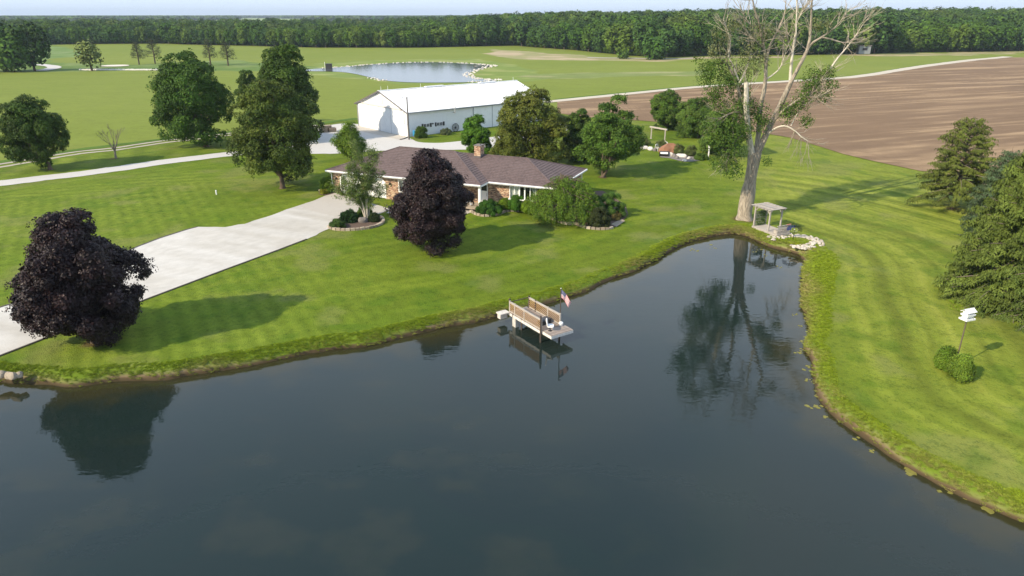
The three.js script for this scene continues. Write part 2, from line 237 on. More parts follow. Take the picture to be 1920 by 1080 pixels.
// pond bank: offset rows round the shore; the last one is the lawn's edge
const NS = SHORE.length, NRM = SHORE.map((p, i) => { const a = SHORE[(i - 5 + NS) % NS], b = SHORE[(i + 5) % NS]; return new V3(b.z - a.z, 0, a.x - b.x).normalize(); });
{ const p = SHORE[10], n = NRM[10]; if (inPoly(p.x + n.x, p.z + n.z, SHORE)) NRM.forEach(v => v.negate()); }
const offs = (i, d) => new V3(SHORE[i].x + NRM[i].x * d, 0, SHORE[i].z + NRM[i].z * d);
const RIM = SHORE.map((p, i) => offs(i, .95));
{
  const rows = [-1.4, -.5, -.06, .06, .16, .34, .6, .95], hs = [-.9, -.35, -.05, .14, .27, .40, .52];
  const pos = [], uv = [], col = [], idx = [];
  for (let i = 0; i <= NS; i++) for (let r = 0; r < rows.length; r++) {
    const k = i % NS, last = r === rows.length - 1, j = (fbm(k * .35, r * .9, 3, 121) - .5), p = offs(k, rows[r] + (last ? 0 : j * .22));
    const right = sm(20, 26, SHORE[k].x), e = fbm(k * .12, r * .25, 3, 125), y = last ? H(p.x, p.z) : hs[r] + (r > 2 ? j * .22 : 0);
    pos.push(p.x, y, p.z); uv.push(p.x, p.z + y * 2);
    const mud = [.035, .028, .014], earth = [.115, .08, .045], straw = [.25, .2, .115], green = [.11, .165, .014];
    let c = r < 3 ? mud : r === 3 ? mix3(mud, earth, .35 + e * .6) : r === 4 ? mix3(mix3(earth, straw, clamp(e * 1.3 - .1 + right * .4)), green, clamp((e - .42) * 4 - right * .5)) : mix3(straw, green, clamp((r - 4) * .35 + (e - .5) * 2.6 + .55 - right * .35));
    if (last) c = lawnCol(p.x, p.z); col.push(...c);
  }
  const R = rows.length; for (let i = 0; i < NS; i++) for (let r = 0; r < R - 1; r++) { const a = i * R + r, b = a + R; idx.push(a, a + 1, b, b, a + 1, b + 1); }
  const g = new THREE.BufferGeometry(); g.setAttribute('position', new THREE.Float32BufferAttribute(pos, 3)); g.setAttribute('uv', new THREE.Float32BufferAttribute(uv, 2)); g.setAttribute('color', new THREE.Float32BufferAttribute(col, 3)); g.setIndex(idx); g.computeVertexNormals();
  if (g.attributes.normal.getY(7) < 0) { g.setIndex(idx.map((v, i) => idx[i - i % 3 + 2 - i % 3])); g.computeVertexNormals(); }
  struct('pond_bank', g, M.bank);
}
struct('lawn', sheet(LAWN_FLAT, [RIM], LV, 0, lawnCol), M.lawn);

// pond water: murky and dark, lightly rippled, clouds of weed under the surface
{
  const weed = tex(768, 768, (u, v) => { const x = u * 100 - 60, z = v * 100 - 75; const w = sm(.52, .78, fbm(x * .35, z * .5, 5, 131)) * sm(.4, .6, fbm(x * .06, z * .09, 2, 132)), deep = mix3([.0085, .0165, .0155], [.0120, .0210, .0180], fbm(x * .05, z * .05, 2, 133)); const sh = shoreDist(x, z); return mix3(mix3(deep, [.034, .036, .022], w * .3), [.034, .031, .012], sm(-3.2, -.1, sh + (fbm(x * .6, z * .6, 3, 134) - .5) * 3) * .85); }, .01, .01);
  weed.offset.set(.6, .75);
  const rip = tex(1024, 1024, (u, v) => { const q = fbm(u * 5, v * 5, 2, 135, 5) * .25; return fbm(u * 26 + q * 0, v * 52, 3, 137, 26, 52) * .55 + fbm(u * 12, v * 20, 2, 139, 12, 20) * .45; }, 1 / 11, 1 / 11, false);
  M.water = phys({ map: weed, roughness: .035, ior: 1.34, bumpMap: rip, bumpScale: .0055 });
  const g = sheet(SHORE.map((p, i) => offs(i, .12)), [], () => 14, 0, null, () => 0);
  struct('pond_water', g, M.water);
}
// algae mats floating along the right shore
{
  const R = rng(5), gs = []; const spots = [[1497, 658, 9], [1506, 655, 5], [1516, 690, 9], [1522, 699, 7], [1524, 714, 6], [1527, 765, 12], [1516, 712, 5], [1534, 742, 5], [1490, 590, 4], [1500, 612, 4], [1503, 640, 5], [1549, 783, 6], [1603, 823, 6], [1632, 846, 5], [1712, 884, 15], [1705, 878, 7], [1776, 915, 15], [1785, 921, 9], [1866, 956, 14], [1812, 935, 6], [1420, 470, 7], [1440, 480, 6], [1300, 470, 8], [1462, 500, 5], [1336, 462, 8]];
  for (const [x, y, r] of spots) for (let k = 0; k < 5; k++) { const p = plan(x + (R() - .5) * r * 2.4, y + (R() - .5) * r * .9, 0), w = r * .021 * (.35 + R() * .6); if (shoreDist(p.x, p.z) > .05) continue; const n = 11, s = new THREE.Shape(); for (let i = 0; i < n; i++) { const a = i / n * 6.283, q = w * (.55 + R() * .7); i ? s.lineTo(Math.cos(a) * q, Math.sin(a) * q) : s.moveTo(Math.cos(a) * q, Math.sin(a) * q); } gs.push(new THREE.ExtrudeGeometry(s, { depth: .012, bevelEnabled: false }).rotateX(-Math.PI / 2).translate(p.x, -.004 + k * .0012, p.z)); }
  tag(mesh('algae', gs, std({ color: [.2, .185, .03], map: grain(.6, 1.2, 8, 141), roughness: .7 })), 'yellow-green algae scum floating along the pond shore', 'algae', null, 'stuff');
}

// ploughed field, lanes, drive, yard
const PD = [at(1516, 213), at(1680, 203)], pdir = PD[1].clone().sub(PD[0]).setY(0).normalize();
function soilCol(x, z) {
  const a = x * pdir.x + z * pdir.z, b = -x * pdir.z + z * pdir.x;
  const s = fbm(a * .03, b * .42, 3, 151), t = fbm(a * .10, b * 1.1, 2, 153), n = fbm(x * .02, z * .02, 3, 155);
  const pale = sm(.47, .72, s * .75 + t * .3 - .02), far = sm(.5, .75, fbm(a * .012, b * .06, 3, 157));
  return mul3(mix3(mix3([.222, .144, .083], [.194, .131, .083], n), [.38, .265, .155], pale * .8 * (1 - far * .45)), .9 + .25 * (t - .5));
}
const soilTop = [[1045, 212], [1045, 191], [1120, 184], [1300, 166], [1400, 159], [1500, 153], [1600, 146.5], [1680, 134.5], [1720, 128], [1800, 117], [1890, 108], [1960, 107], [2400, 140], [2900, 330]];
const SOIL = [...soilTop.map(p => at(...p)), ...LAWN.filter(p => { const q = project(p.x, p.y, p.z); return q[2] > 0 && q[0] > 1050 && q[1] < 420 && q[1] > 200; }).reverse()].map(p => new V3(p.x, 0, p.z));
struct('ploughed_field', sheet(dense(SOIL, 4), [], (x, z) => Math.max(1.6, Math.hypot(x, z) * .009), .06, soilCol), M.soil);
const wide = (name, px, w0, w1, off, m, size = 3) => { const C = smooth(px.map(p => at(...p)), px.length * 8, false); return struct(name, sheet(wobble(strip(C, w0, w1), .5, .9, 3), [], () => size, off, m.vertexColors ? (x, z) => mul3([.085, .15, .022], .7 + .6 * fbm(x * .5, z * .5, 3, 161)) : null), m); };
const trackPx = [[-90, 327], [0, 311], [60, 301], [145, 287], [220, 279], [300, 267], [380, 258], [440, 251], [520, 243], [600, 236]];
for (const o of [-1.05, 1.05]) { const C = smooth(trackPx.map(p => at(...p)), 90, false); const S = strip(C, Math.abs(o) * 2 + .9, Math.abs(o) * 2 + .9), T = strip(C, 1.2, 1.2), n = C.length; const P = o < 0 ? [...S.slice(0, n), ...T.slice(0, n).reverse()] : [...T.slice(n), ...S.slice(n).reverse()]; struct('farm_track', sheet(wobble(P, .35, .9, 5), [], () => 2.5, .035, null), dull({ color: [.40, .36, .30], map: gravelTex })); }
wide('gravel_lane', [[-90, 352], [0, 344], [75, 335], [150, 326], [225, 316], [300, 305], [370, 296], [440, 288], [520, 280], [600, 272], [630, 264]], 3.5, 3.8, .035, M.gravel);
wide('field_lane', [[1020, 192], [1120, 182], [1300, 164.2], [1400, 157.4], [1500, 151.4], [1600, 144.6], [1680, 132.6], [1720, 126.2], [1800, 115.4], [1890, 106.4]], 3.4, 5, .09, dull({ color: [.5, .45, .37], map: gravelTex }), 5);
wide('field_margin', [[1045, 187], [1120, 179.5], [1300, 162.4], [1400, 155.9], [1500, 150.2], [1600, 143.4], [1680, 131.2], [1720, 125], [1800, 114.4]], 3, 4, .05, M.lawn, 5);
wide('field_margin', [[-60, 313], [0, 304], [145, 281.5], [300, 262.5], [440, 247], [600, 231], [672, 222]], 2.2, 2.2, .03, M.lawn, 3);
wide('farm_road', [[75, 133], [92, 130], [102, 127], [96, 124], [84, 122.5], [70, 121]], 5, 5, .12, M.gravel, 6);
wide('farm_road', [[1100, 108.5], [1180, 109.3], [1240, 110.6], [1300, 109.5]], 4, 4, .12, M.concrete, 6);
const yardPx = [[596, 241], [640, 232], [672, 233], [675, 238], [720, 248], [765, 259], [776, 263], [786, 266.5], [810, 268.5], [840, 267], [868, 264.5], [940, 254], [1000, 243], [1050, 232], [1075, 238], [1000, 262], [940, 275], [868, 281], [770, 281], [700, 284], [650, 287], [612, 289], [560, 286], [572, 268], [600, 258]];
struct('gravel_yard', sheet(wobble(dense(smooth(pxPoly(yardPx), 90), 2), .5, .7, 9), [], () => 2.5, .04, null), M.gravel);
struct('barn_apron', sheet(pxPoly([[673, 236.5], [765, 257.5], [752, 263], [655, 241]]), [], () => 2.5, .06, null), M.concrete);
const driveUp = [[-110, 610], [0, 577], [40, 565], [120, 530], [200, 489], [258, 463], [300, 447], [352, 430.5], [370, 426], [425, 426], [458, 420], [505, 405], [545, 391], [590, 376], [629, 362]];
const driveLow = [[735, 393], [705, 403], [655, 402], [643, 411], [622, 427], [575, 449], [520, 470], [420, 507], [290, 556], [200, 590], [95, 631], [0, 668], [-110, 712]];
struct('driveway', sheet(wobble(dense(pxPoly([...driveUp, ...driveLow]), .7), .3, 1.7, 197), [], () => .8, .03, (x, z) => { const a = fbm(x * .12, z * .12, 4, 191), b = fbm((x * .9 + z * .42) * .12, (x * -.42 + z * .9) * 1.1, 3, 193), c = fbm(x * 2.2, z * 2.2, 2, 195); return mul3(mix3([.52, .505, .475], [.40, .375, .33], clamp(a * 1.1 + b * 1.1 - .75)), .9 + .2 * c); }), M.drive);
struct('driveway_apron', sheet(dense(pxPoly([[625, 361], [735, 393], [708, 402], [655, 401], [640, 409], [590, 397], [560, 387], [590, 376]]), 1.5), [], () => 1.6, .036, null), M.concrete);
struct('front_walk', sheet(strip(smooth(pxPoly([[728, 397], [770, 401], [820, 402], [868, 399], [890, 388]]), 30, false), 1.2, 1.2), [], () => 1.6, .03, null), M.concrete);
for (const [L, lab] of [[driveLow.slice(5), 'dark timber edging along the pond side of the gravel driveway'], [driveUp.slice(0, 9), 'dark timber edging along the lane side of the gravel driveway']]) { const C = pxPoly(L).flatMap((p, i, a) => { if (i === a.length - 1) return [p]; const n = Math.ceil(p.distanceTo(a[i + 1]) / 2); return [...Array(n).keys()].map(k => p.clone().lerp(a[i + 1], k / n)); }); const gs = []; for (let i = 1; i < C.length; i++) gs.push(bar([C[i - 1].x, H(C[i - 1].x, C[i - 1].z) + .02, C[i - 1].z], [C[i].x, H(C[i].x, C[i].z) + .02, C[i].z], .11, .12)); tag(mesh('timber_edging', gs, std({ color: [.10, .085, .065] })), lab, 'edging'); }

// second pond, far off: pale water with a rim of white stones
const pond2Px = [[560, 133.5], [585, 130], [640, 126], [700, 121], [760, 117.6], [820, 117], [870, 119], [905, 121], [923, 123.5], [912, 127], [893, 132], [878, 139], [882, 144], [900, 148.5], [930, 150.5], [880, 154.5], [820, 155.5], [770, 155], [730, 152.5], [700, 147], [670, 140], [640, 135.5], [600, 134]];
const POND2 = dense(smooth(pxPoly(pond2Px), 120), 4), P2Y = 1.22;
struct('far_pond_water', sheet(POND2, [], () => 12, P2Y, null, () => 0), phys({ color: [.05, .06, .06], roughness: .07, ior: 1.33, bumpMap: M.water.bumpMap, bumpScale: .004 }));


// ---------------------------------------------------------------- vegetation
const barkTex = tex(256, 512, (u, v) => { const a = fbm(u * 14, v * 4, 4, 201, 14, 4), b = fbm(u * 40, v * 10, 3, 203, 40, 10), k = .15 + 1.25 * a + .5 * (b - .5); return [k, k * .97, k * .92]; }, 1, .5);
const BARK = { brown: std({ color: [.12, .09, .065], map: barkTex, bumpMap: barkTex, bumpScale: .03, roughness: .95 }), grey: std({ color: [.37, .325, .265], map: barkTex, bumpMap: barkTex, bumpScale: .06, roughness: .95 }), white: std({ color: [.62, .58, .5], map: barkTex, bumpMap: barkTex, bumpScale: .02, roughness: .9 }), pale: std({ color: [.48, .43, .35], map: barkTex, bumpMap: barkTex, bumpScale: .03, roughness: .9 }), twig: std({ color: [.20, .17, .13], roughness: .95 }) };
const leafMat = (rough = .6, through = .22) => phys({ specularIntensity: .4, vertexColors: true, side: THREE.DoubleSide, roughness: rough, transmission: through, thickness: 0, ior: 1.4 });
const LEAF = leafMat(), LEAF_DARK = phys({ vertexColors: true, side: THREE.DoubleSide, roughness: .5, specularIntensity: .6, transmission: .06, thickness: 0, ior: 1.45 }), NEEDLE = leafMat(.7, .1);
// a handful of leaves: folded blades in a small ball, facing mostly outward (+y)
function clump(seed, n, R, ls, o = {}) {
  const r = rng(seed), pos = [], col = [], nr = new V3(), t = new V3(), b = new V3(), p = new V3(), { flat = .7, asp = .72, up = .6, droop = 0, hang = 0 } = o;
  for (let i = 0; i < n; i++) {
    p.set(r() - .5, (r() - .5) * flat, r() - .5).multiplyScalar(2 * R); if (hang) { p.x *= .35; p.z *= .35; p.y = -r() * hang; }
    nr.set(r() - .5, (r() - .5) + up, r() - .5).addScaledVector(p, .5 / R).normalize(); t.set(r() - .5, (r() - .5) * .5 - droop, r() - .5); b.crossVectors(nr, t).normalize(); t.crossVectors(b, nr).normalize();
    const L = ls * (.65 + r() * .7), W = L * asp * .5, f = L * .12, c = .72 + r() * .5, w = .9 + r() * .2;
    const A = p, T = p.clone().addScaledVector(t, L), S1 = p.clone().addScaledVector(t, L * .45).addScaledVector(b, W).addScaledVector(nr, f), S2 = p.clone().addScaledVector(t, L * .45).addScaledVector(b, -W).addScaledVector(nr, f);
    for (const q of [A, S1, T, A, T, S2]) { pos.push(q.x, q.y, q.z); col.push(c * w, c, c * (2 - w)); }
  }
  return tri(pos, null, col);
}
// needle spray: a drooping fan of thin twigs along +z, hanging down
function spray(seed, n, L, w) {
  const r = rng(seed), pos = [], col = [];
  for (let i = 0; i < n; i++) { const z = r() * L, a = (r() - .5) * 2.4, l = L * (.35 + r() * .45), dx = Math.sin(a) * l * .6, dz = Math.cos(a) * l * .5, dy = -l * (.35 + r() * .5), c = .65 + r() * .6, x0 = (r() - .5) * .1, y0 = (r() - .5) * .08, px = Math.cos(a) * w, pz = -Math.sin(a) * w; const v = [[x0 - px, y0, z - pz], [x0 + px, y0, z + pz], [x0 + dx, y0 + dy, z + dz], [x0 + dx * .5 - px * 1.6, y0 + dy * .4 + w, z + dz * .5 - pz * 1.6], [x0 + dx * .5 + px * 1.6, y0 + dy * .4 + w, z + dz * .5 + pz * 1.6], [x0 + dx * .9, y0 + dy * .7 + w * 2, z + dz]]; for (const q of v) { pos.push(...q); col.push(c, c, c); } }
  return tri(pos, null, col);
}
const CL = { // shared leaf clumps
  maple: [1, 2, 3].map(s => clump(s, 18, .26, .155, { asp: .95 })), purple: [21, 22, 23].map(s => clump(s, 20, .24, .13, { asp: 1 })), far: [4, 5].map(s => clump(s, 16, .36, .26, { asp: .9 })), small: [6, 7].map(s => clump(s, 22, .26, .10, { asp: .6 })), tiny: [8, 9].map(s => clump(s, 22, .17, .07, { asp: .7 })),
  weep: [10, 11].map(s => clump(s, 26, .34, .15, { asp: .42, hang: .95, droop: .9, up: .1 })), narrow: [12, 13].map(s => clump(s, 17, .38, .17, { asp: .62, droop: .3 })), blade: [14, 15].map(s => clump(s, 12, .2, .34, { asp: .2, up: .2 })),
};
const _m = new THREE.Matrix4(), _q = new THREE.Quaternion(), _q2 = new THREE.Quaternion(), _s = new V3(), _c = new THREE.Color(), YUP = new V3(0, 1, 0);
function instances(list, geos, mat, parent, name, kind = 'stuff') { // list of {p, d, s, roll, c}
  geos = [].concat(geos); geos.forEach((g, k) => {
    const L = list.filter((_, i) => i % geos.length === k); if (!L.length) return;
    const im = new THREE.InstancedMesh(g, mat, L.length); im.name = parent ? name : numbered(name); im.castShadow = im.receiveShadow = true; im.userData.kind = kind;
    L.forEach((e, i) => { if (e.q) _q.copy(e.q); else { _q.setFromUnitVectors(YUP, e.d); _q.multiply(_q2.setFromAxisAngle(YUP, e.roll)); } im.setMatrixAt(i, _m.compose(e.p, _q, e.s.isVector3 ? e.s : _s.set(e.s, e.s, e.s))); im.setColorAt(i, _c.setRGB(...e.c)); });
    (parent || scene).add(im); });
}
// where a crown stands, read from its outline in the photograph (pixel box) and the foot of its trunk
function fit(box, foot) {
  const b = at(...foot), D = depthOf(b), dist = Math.hypot(b.x, b.z), de = Math.atan2(21 - b.y, dist), lift = (foot[1] - (box[1] + box[3]) / 2) * D / F, k = (D - lift * SP) / F, a = (box[2] - box[0]) / 2 * k / Math.hypot(1, ((box[0] + box[2]) / 2 - 960) / F), hh = (box[3] - box[1]) / 2 * k;
  const v = Math.sqrt(Math.max(hh * hh - (a * Math.sin(de)) ** 2, (hh * .5) ** 2)) / Math.cos(de);
  return { b, a, v, cx: ((box[0] + box[2]) / 2 - foot[0]) * k, cy: (foot[1] - (box[1] + box[3]) / 2) * k / Math.cos(de) };
}
function broad(o) {
  const { b, a, v, cx, cy } = fit(o.box, o.foot), r = rng(o.seed), g = thing(o.name, o.label, o.cat || 'tree', [b.x, b.y - .05, b.z], 0, o.group), C = new V3(cx, cy, 0), egg = o.egg ?? .22, N = Math.round((o.n || 64) * 1.15), per = Math.round((o.per || 46) * 1.0), rc = (o.rc || .27) * .84 * Math.min(a, v), tips = [], list = [];
  for (let i = 0; i < N; i++) {
    const y = 1 - 2 * (i + .5) / N, ph = i * 2.39996 + r() * .7, w = Math.sqrt(1 - y * y), inner = i % 5 === 3, rad = inner ? .3 + r() * .25 : (o.full || .55) + r() * .30 + (o.lump ?? .22) * (fbm(Math.cos(ph) * w * 1.4 + o.seed, y * 1.6 + Math.sin(ph) * w, 2, o.seed) - .5) * 2, e = 1 - egg * y * (y > 0 ? 1 : .35);
    const p = new V3(Math.cos(ph) * w * a * rad * e, y * v * rad * .98, Math.sin(ph) * w * a * rad * e).add(C); if (p.y < .5) p.y = .5 + r() * .3; tips.push(p);
    const out = p.clone().sub(C).divide(new V3(a, v, a)).normalize(), cv = .72 + r() * .52, hue = r(), R = rc * (.7 + r() * .6) * (inner ? 1.1 : 1), m = Math.round(per * (inner ? .7 : 1) * (o.thin ? .5 + r() : 1));
    for (let k = 0; k < m; k++) {
      const d = new V3(r() - .5, r() - .5, r() - .5).normalize().addScaledVector(out, .55).add(new V3(0, .32, 0)).normalize(), sh = r() < .05 ? 1.25 + r() * .3 : 1, q = p.clone().add(new V3(d.x * 1.2, d.y * .72, d.z * 1.2).multiplyScalar(R * (.72 + .3 * r()) * sh)); q.y -= R * .15 + .12 * R * (q.x * q.x + q.z * q.z) / (a * a);
      const c = mix3(o.c0, o.c1, clamp(hue * .6 + r() * .55)); list.push({ p: q, d: d.clone().lerp(YUP, .25).normalize(), roll: r() * 6.28, s: (o.cs || 1) * (.75 + r() * .5), c: mul3(c, cv) });
    }
  }
  { // bring the crown to the size measured in the photograph
    const lim = [0, 1, 2].map(k => { const s = list.map(e => e.p.getComponent(k)).sort((x, y) => x - y), n = s.length; return [s[Math.floor(n * .004)], s[Math.floor(n * .996)]]; }), R3 = [Math.max(a * .8, a - .28), Math.max(v * .85, v - .22), Math.max(a * .8, a - .28)], f = q => { for (let k = 0; k < 3; k++) q.setComponent(k, C.getComponent(k) + (q.getComponent(k) - (lim[k][0] + lim[k][1]) / 2) * 2 * R3[k] / (lim[k][1] - lim[k][0])); };
    list.forEach(e => f(e.p)); tips.forEach(f); for (let i = list.length - 1; i >= 0; i--) if (list[i].p.y < (o.low ?? .35)) list.splice(i, 1);
  }
  const th = o.th ?? Math.max(.6, cy - v * .75), tr = o.tr || .045 * (a + v) * .5 + .06, gs = [];
  const T = curve([[0, 0, 0], [cx * .15 + .05, th * .5, 0], [cx * .4, th, .05], [cx * .8, (th + cy) / 2, 0], [cx, cy + v * .35, 0]], 14); gs.push(limb([T[0].clone().add(new V3(0, -.2, 0)), ...T], [tr * 1.7, ...T.map((_, i) => tr * (i ? 1.08 - .95 * i / 14 : 1.4))], 9, .25, o.seed));
  for (let i = 0; i < N; i += 4) { const p = tips[i], s = T[4 + (i * 7 % 8)]; if (s.y > p.y + .8) continue; gs.push(limb(curve([s, s.clone().lerp(p, .5).add(new V3(0, -.25, 0)), p], 5), [.3, .24, .18, .12, .08, .04].map(x => x * tr * 1.35), 5)); }
  if (o.stems) for (let k = 0; k < o.stems; k++) { const t = tips[(k * 11 + 5) % N]; gs.push(limb(curve([[0.1 * Math.cos(k * 2.4), -.1, .1 * Math.sin(k * 2.4)], [t.x * .25, th, t.z * .25], [t.x * .6, (th + t.y) / 2, t.z * .6], t], 8), [1, .9, .8, .7, .55, .45, .35, .25, .1].map(x => x * tr * .8), 7)); }
  mesh('trunk', gs, o.bark || BARK.brown, g); instances(list, o.geo || CL.maple, o.mat || LEAF, g, 'crown'); return g;
}
const GREEN = { dark: [[.036, .078, .010], [.066, .112, .015]], mid: [[.05, .105, .012], [.085, .145, .018]], linden: [[.066, .100, .012], [.135, .152, .022]], bright: [[.085, .165, .010], [.14, .22, .018]], red: [[.0115, .0066, .0070], [.026, .0118, .0125]], olive: [[.085, .12, .03], [.13, .16, .05]] };
const gc = k => ({ c0: GREEN[k][0], c1: GREEN[k][1] });
broad({ name: 'purple_maple_tree', label: 'large dark purple maple beside the driveway close to the pond bank', box: [38, 390, 292, 640], foot: FOOT.mapleA, ...gc('red'), mat: LEAF_DARK, geo: CL.purple, n: 104, per: 66, rc: .23, seed: 11, egg: .42, lump: .3 });
broad({ name: 'purple_maple_tree', label: 'dark purple maple on the lawn before the brick house', box: [734, 283, 890, 463], foot: FOOT.mapleB, ...gc('red'), mat: LEAF_DARK, geo: CL.purple, n: 92, per: 60, rc: .24, seed: 12, egg: .36, lump: .3 });
broad({ name: 'maple_tree', label: 'rounded dark green maple beside the wheel track, far from the house', box: [11, 181, 147, 312], foot: FOOT.greenA, ...gc('dark'), n: 76, per: 48, seed: 13, egg: .3, geo: CL.maple });
broad({ name: 'maple_tree', label: 'broad spiky green maple between the wheel track and the gravel lane', box: [288, 105, 447, 268], foot: FOOT.greenB, c0: [.036, .09, .009], c1: [.066, .13, .014], n: 76, per: 50, rc: .29, seed: 14, egg: .12, lump: .28, geo: CL.far, cs: .8 });
broad({ name: 'maple_tree', label: 'tallest green maple, rising behind the olive-tinted linden', box: [492, 91, 608, 272], foot: [552, 266], c0: [.04, .088, .011], c1: [.075, .125, .016], n: 76, per: 48, rc: .33, seed: 15, egg: .3, lump: .25, geo: CL.far, cs: .8 });
broad({ name: 'shade_tree', label: 'small dark green tree peeping between the two big maples', box: [446, 134, 500, 200], foot: [470, 236], ...gc('dark'), n: 34, per: 30, seed: 16, geo: CL.far, cs: .7 });
broad({ name: 'linden_tree', label: 'tall linden with olive-tipped foliage on the lawn by the gravel lane', box: [437, 154, 614, 341], foot: FOOT.linden, c0: [.042, .084, .010], c1: [.10, .132, .018], n: 96, per: 52, rc: .24, seed: 17, egg: .26 });
broad({ name: 'young_tree', label: 'young light green tree between the gravel yard and the house roof', box: [625, 229, 690, 298], foot: FOOT.young, ...gc('bright'), n: 46, per: 22, seed: 18, egg: .5, lump: .4, thin: true, geo: CL.narrow, tr: .12, th: .5 });
broad({ name: 'shade_tree', label: 'small bright green tree right behind the house chimney', box: [865, 216, 923, 298], foot: [894, 296], c0: [.05, .14, .009], c1: [.085, .18, .013], n: 46, per: 38, seed: 19, egg: .4 });
broad({ name: 'linden_tree', label: 'wide yellow-olive linden behind the house, hiding the barn end', box: [930, 168, 1068, 304], foot: [1000, 306], ...gc('linden'), n: 84, per: 50, rc: .24, seed: 20, egg: .38 });
broad({ name: 'shrub', label: 'low yellow-olive shrub along the back of the house roof', cat: 'shrub', box: [915, 255, 985, 306], foot: [950, 303], ...gc('linden'), n: 34, per: 36, seed: 21 });
broad({ name: 'forked_tree', label: 'open green tree with a forked trunk beside the house end', box: [1076, 182, 1206, 318], foot: FOOT.split, c0: [.045, .105, .011], c1: [.095, .17, .02], n: 62, per: 40, rc: .27, seed: 22, egg: .2, lump: .42, thin: true, stems: 3, th: 1.2 });
broad({ name: 'round_tree', label: 'round dense green tree at the edge of the ploughed field', box: [1214, 169, 1288, 246], foot: [1250, 244], ...gc('mid'), n: 54, per: 40, seed: 23, egg: .1 });
broad({ name: 'garden_tree', label: 'wide green tree beside the round one, behind the garden swing frame', box: [1265, 184, 1345, 262], foot: [1310, 258], c0: [.055, .115, .014], c1: [.095, .155, .022], n: 54, per: 40, seed: 24, egg: .1, lump: .3 });
broad({ name: 'garden_tree', label: 'leafy green tree crowding behind the trunk of the dead-topped cottonwood', box: [1302, 205, 1402, 292], foot: [1356, 290], c0: [.062, .13, .013], c1: [.11, .175, .022], n: 60, per: 42, seed: 25, egg: .05, lump: .3, geo: CL.maple });
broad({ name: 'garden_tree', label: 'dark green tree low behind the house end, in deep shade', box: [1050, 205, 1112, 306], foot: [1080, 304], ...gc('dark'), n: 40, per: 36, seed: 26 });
// shrubs
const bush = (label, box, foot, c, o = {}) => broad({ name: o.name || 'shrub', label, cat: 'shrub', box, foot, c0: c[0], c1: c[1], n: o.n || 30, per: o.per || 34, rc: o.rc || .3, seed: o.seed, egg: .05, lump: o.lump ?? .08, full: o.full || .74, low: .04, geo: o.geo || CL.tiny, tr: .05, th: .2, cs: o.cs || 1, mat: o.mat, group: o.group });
bush('rounded bright green shrub at the garage corner of the house', [602, 330, 628, 360], [616, 360], GREEN.bright, { seed: 31, geo: CL.small });
bush('wide clipped dark green shrub before the porch fountain', [889, 372, 944, 401], [916, 400], [[.025, .085, .008], [.05, .125, .012]], { seed: 32, n: 50, per: 44 });
bush('small yellow-green shrub tucked against the brick wall', [934, 370, 960, 391], [946, 395], [[.10, .19, .01], [.15, .23, .014]], { seed: 33 });
bush('rounded mid green shrub under the picture window', [951, 364, 985, 394], [968, 398], [[.04, .13, .009], [.075, .17, .013]], { seed: 34, n: 36, per: 40 });
bush('small clipped golden-green ball shrub under the picture window', [977, 374, 1002, 399], [989, 402], [[.095, .18, .008], [.14, .22, .012]], { seed: 35, n: 36, per: 40 });
bush('low dark red-brown shrub on mulch by the brick wall', [1002, 381, 1022, 398], [1012, 398], [[.06, .03, .02], [.11, .05, .03]], { seed: 36, lump: .2 });
bush('spreading variegated shrub mound at the house end, pale along its top', [1104, 358, 1175, 408], [1142, 404], [[.05, .13, .012], [.10, .18, .03]], { seed: 37, n: 54, per: 46 });
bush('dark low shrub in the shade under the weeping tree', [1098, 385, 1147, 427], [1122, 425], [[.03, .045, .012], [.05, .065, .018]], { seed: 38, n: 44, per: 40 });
bush('small bronze-green shrub at the end of the stone edging', [1139, 396, 1165, 412], [1152, 411], [[.08, .085, .02], [.13, .10, .03]], { seed: 39 });
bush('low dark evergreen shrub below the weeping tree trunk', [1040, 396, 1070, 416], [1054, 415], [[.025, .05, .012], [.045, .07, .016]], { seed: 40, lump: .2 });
bush('small dark green shrub on the garage walk behind the birch', [676, 367, 694, 386], [685, 386], GREEN.dark, { seed: 41 });
bush('dense green shrub beside the blue barrel on the barn wall', [777, 237, 803, 258], [790, 258], GREEN.mid, { seed: 42, geo: CL.small });
bush('small grey-green shrub beside the wagon wheel on the barn wall', [824, 240, 848, 252], [836, 252], [[.07, .10, .04], [.11, .14, .06]], { seed: 43, lump: .25 });
bush('bushy yellow-green shrub at the foot of the birdhouse pole, farther from the pond', [1752, 650, 1794, 691], [1772, 690], [[.085, .16, .012], [.14, .22, .02]], { seed: 44, n: 34, per: 40, lump: .4, geo: CL.small, cs: .9, full: .55 });
bush('fuller yellow-green shrub on the lawn in front of the birdhouse pole', [1776, 664, 1825, 711], [1800, 709], [[.09, .165, .014], [.155, .23, .024]], { seed: 45, n: 38, per: 44, lump: .4, geo: CL.small, cs: .9, full: .55 });
bush('low spreading juniper at the corner of the birch bed by the driveway', [618, 411, 650, 426], [634, 426], [[.035, .085, .012], [.065, .12, .018]], { seed: 46, n: 34 });
bush('dark green hosta clump behind the boulders of the birch bed', [642, 397, 668, 416], [655, 415], [[.022, .06, .018], [.04, .08, .022]], { seed: 47, geo: CL.blade });
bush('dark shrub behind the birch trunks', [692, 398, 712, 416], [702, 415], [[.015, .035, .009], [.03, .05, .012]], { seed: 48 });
bush('lime-green ground shrub in the birch bed', [668, 385, 700, 410], [684, 408], [[.06, .13, .012], [.09, .16, .014]], { seed: 49, lump: .25 });
bush('small golden shrub beside the garage corner', [600, 355, 614, 364], [607, 364], [[.19, .21, .012], [.25, .26, .02]], { seed: 50, n: 16, per: 22 });
bush('low green garden plants at the end of the rock pile', [1300, 286, 1328, 300], [1314, 299], GREEN.mid, { seed: 51 });
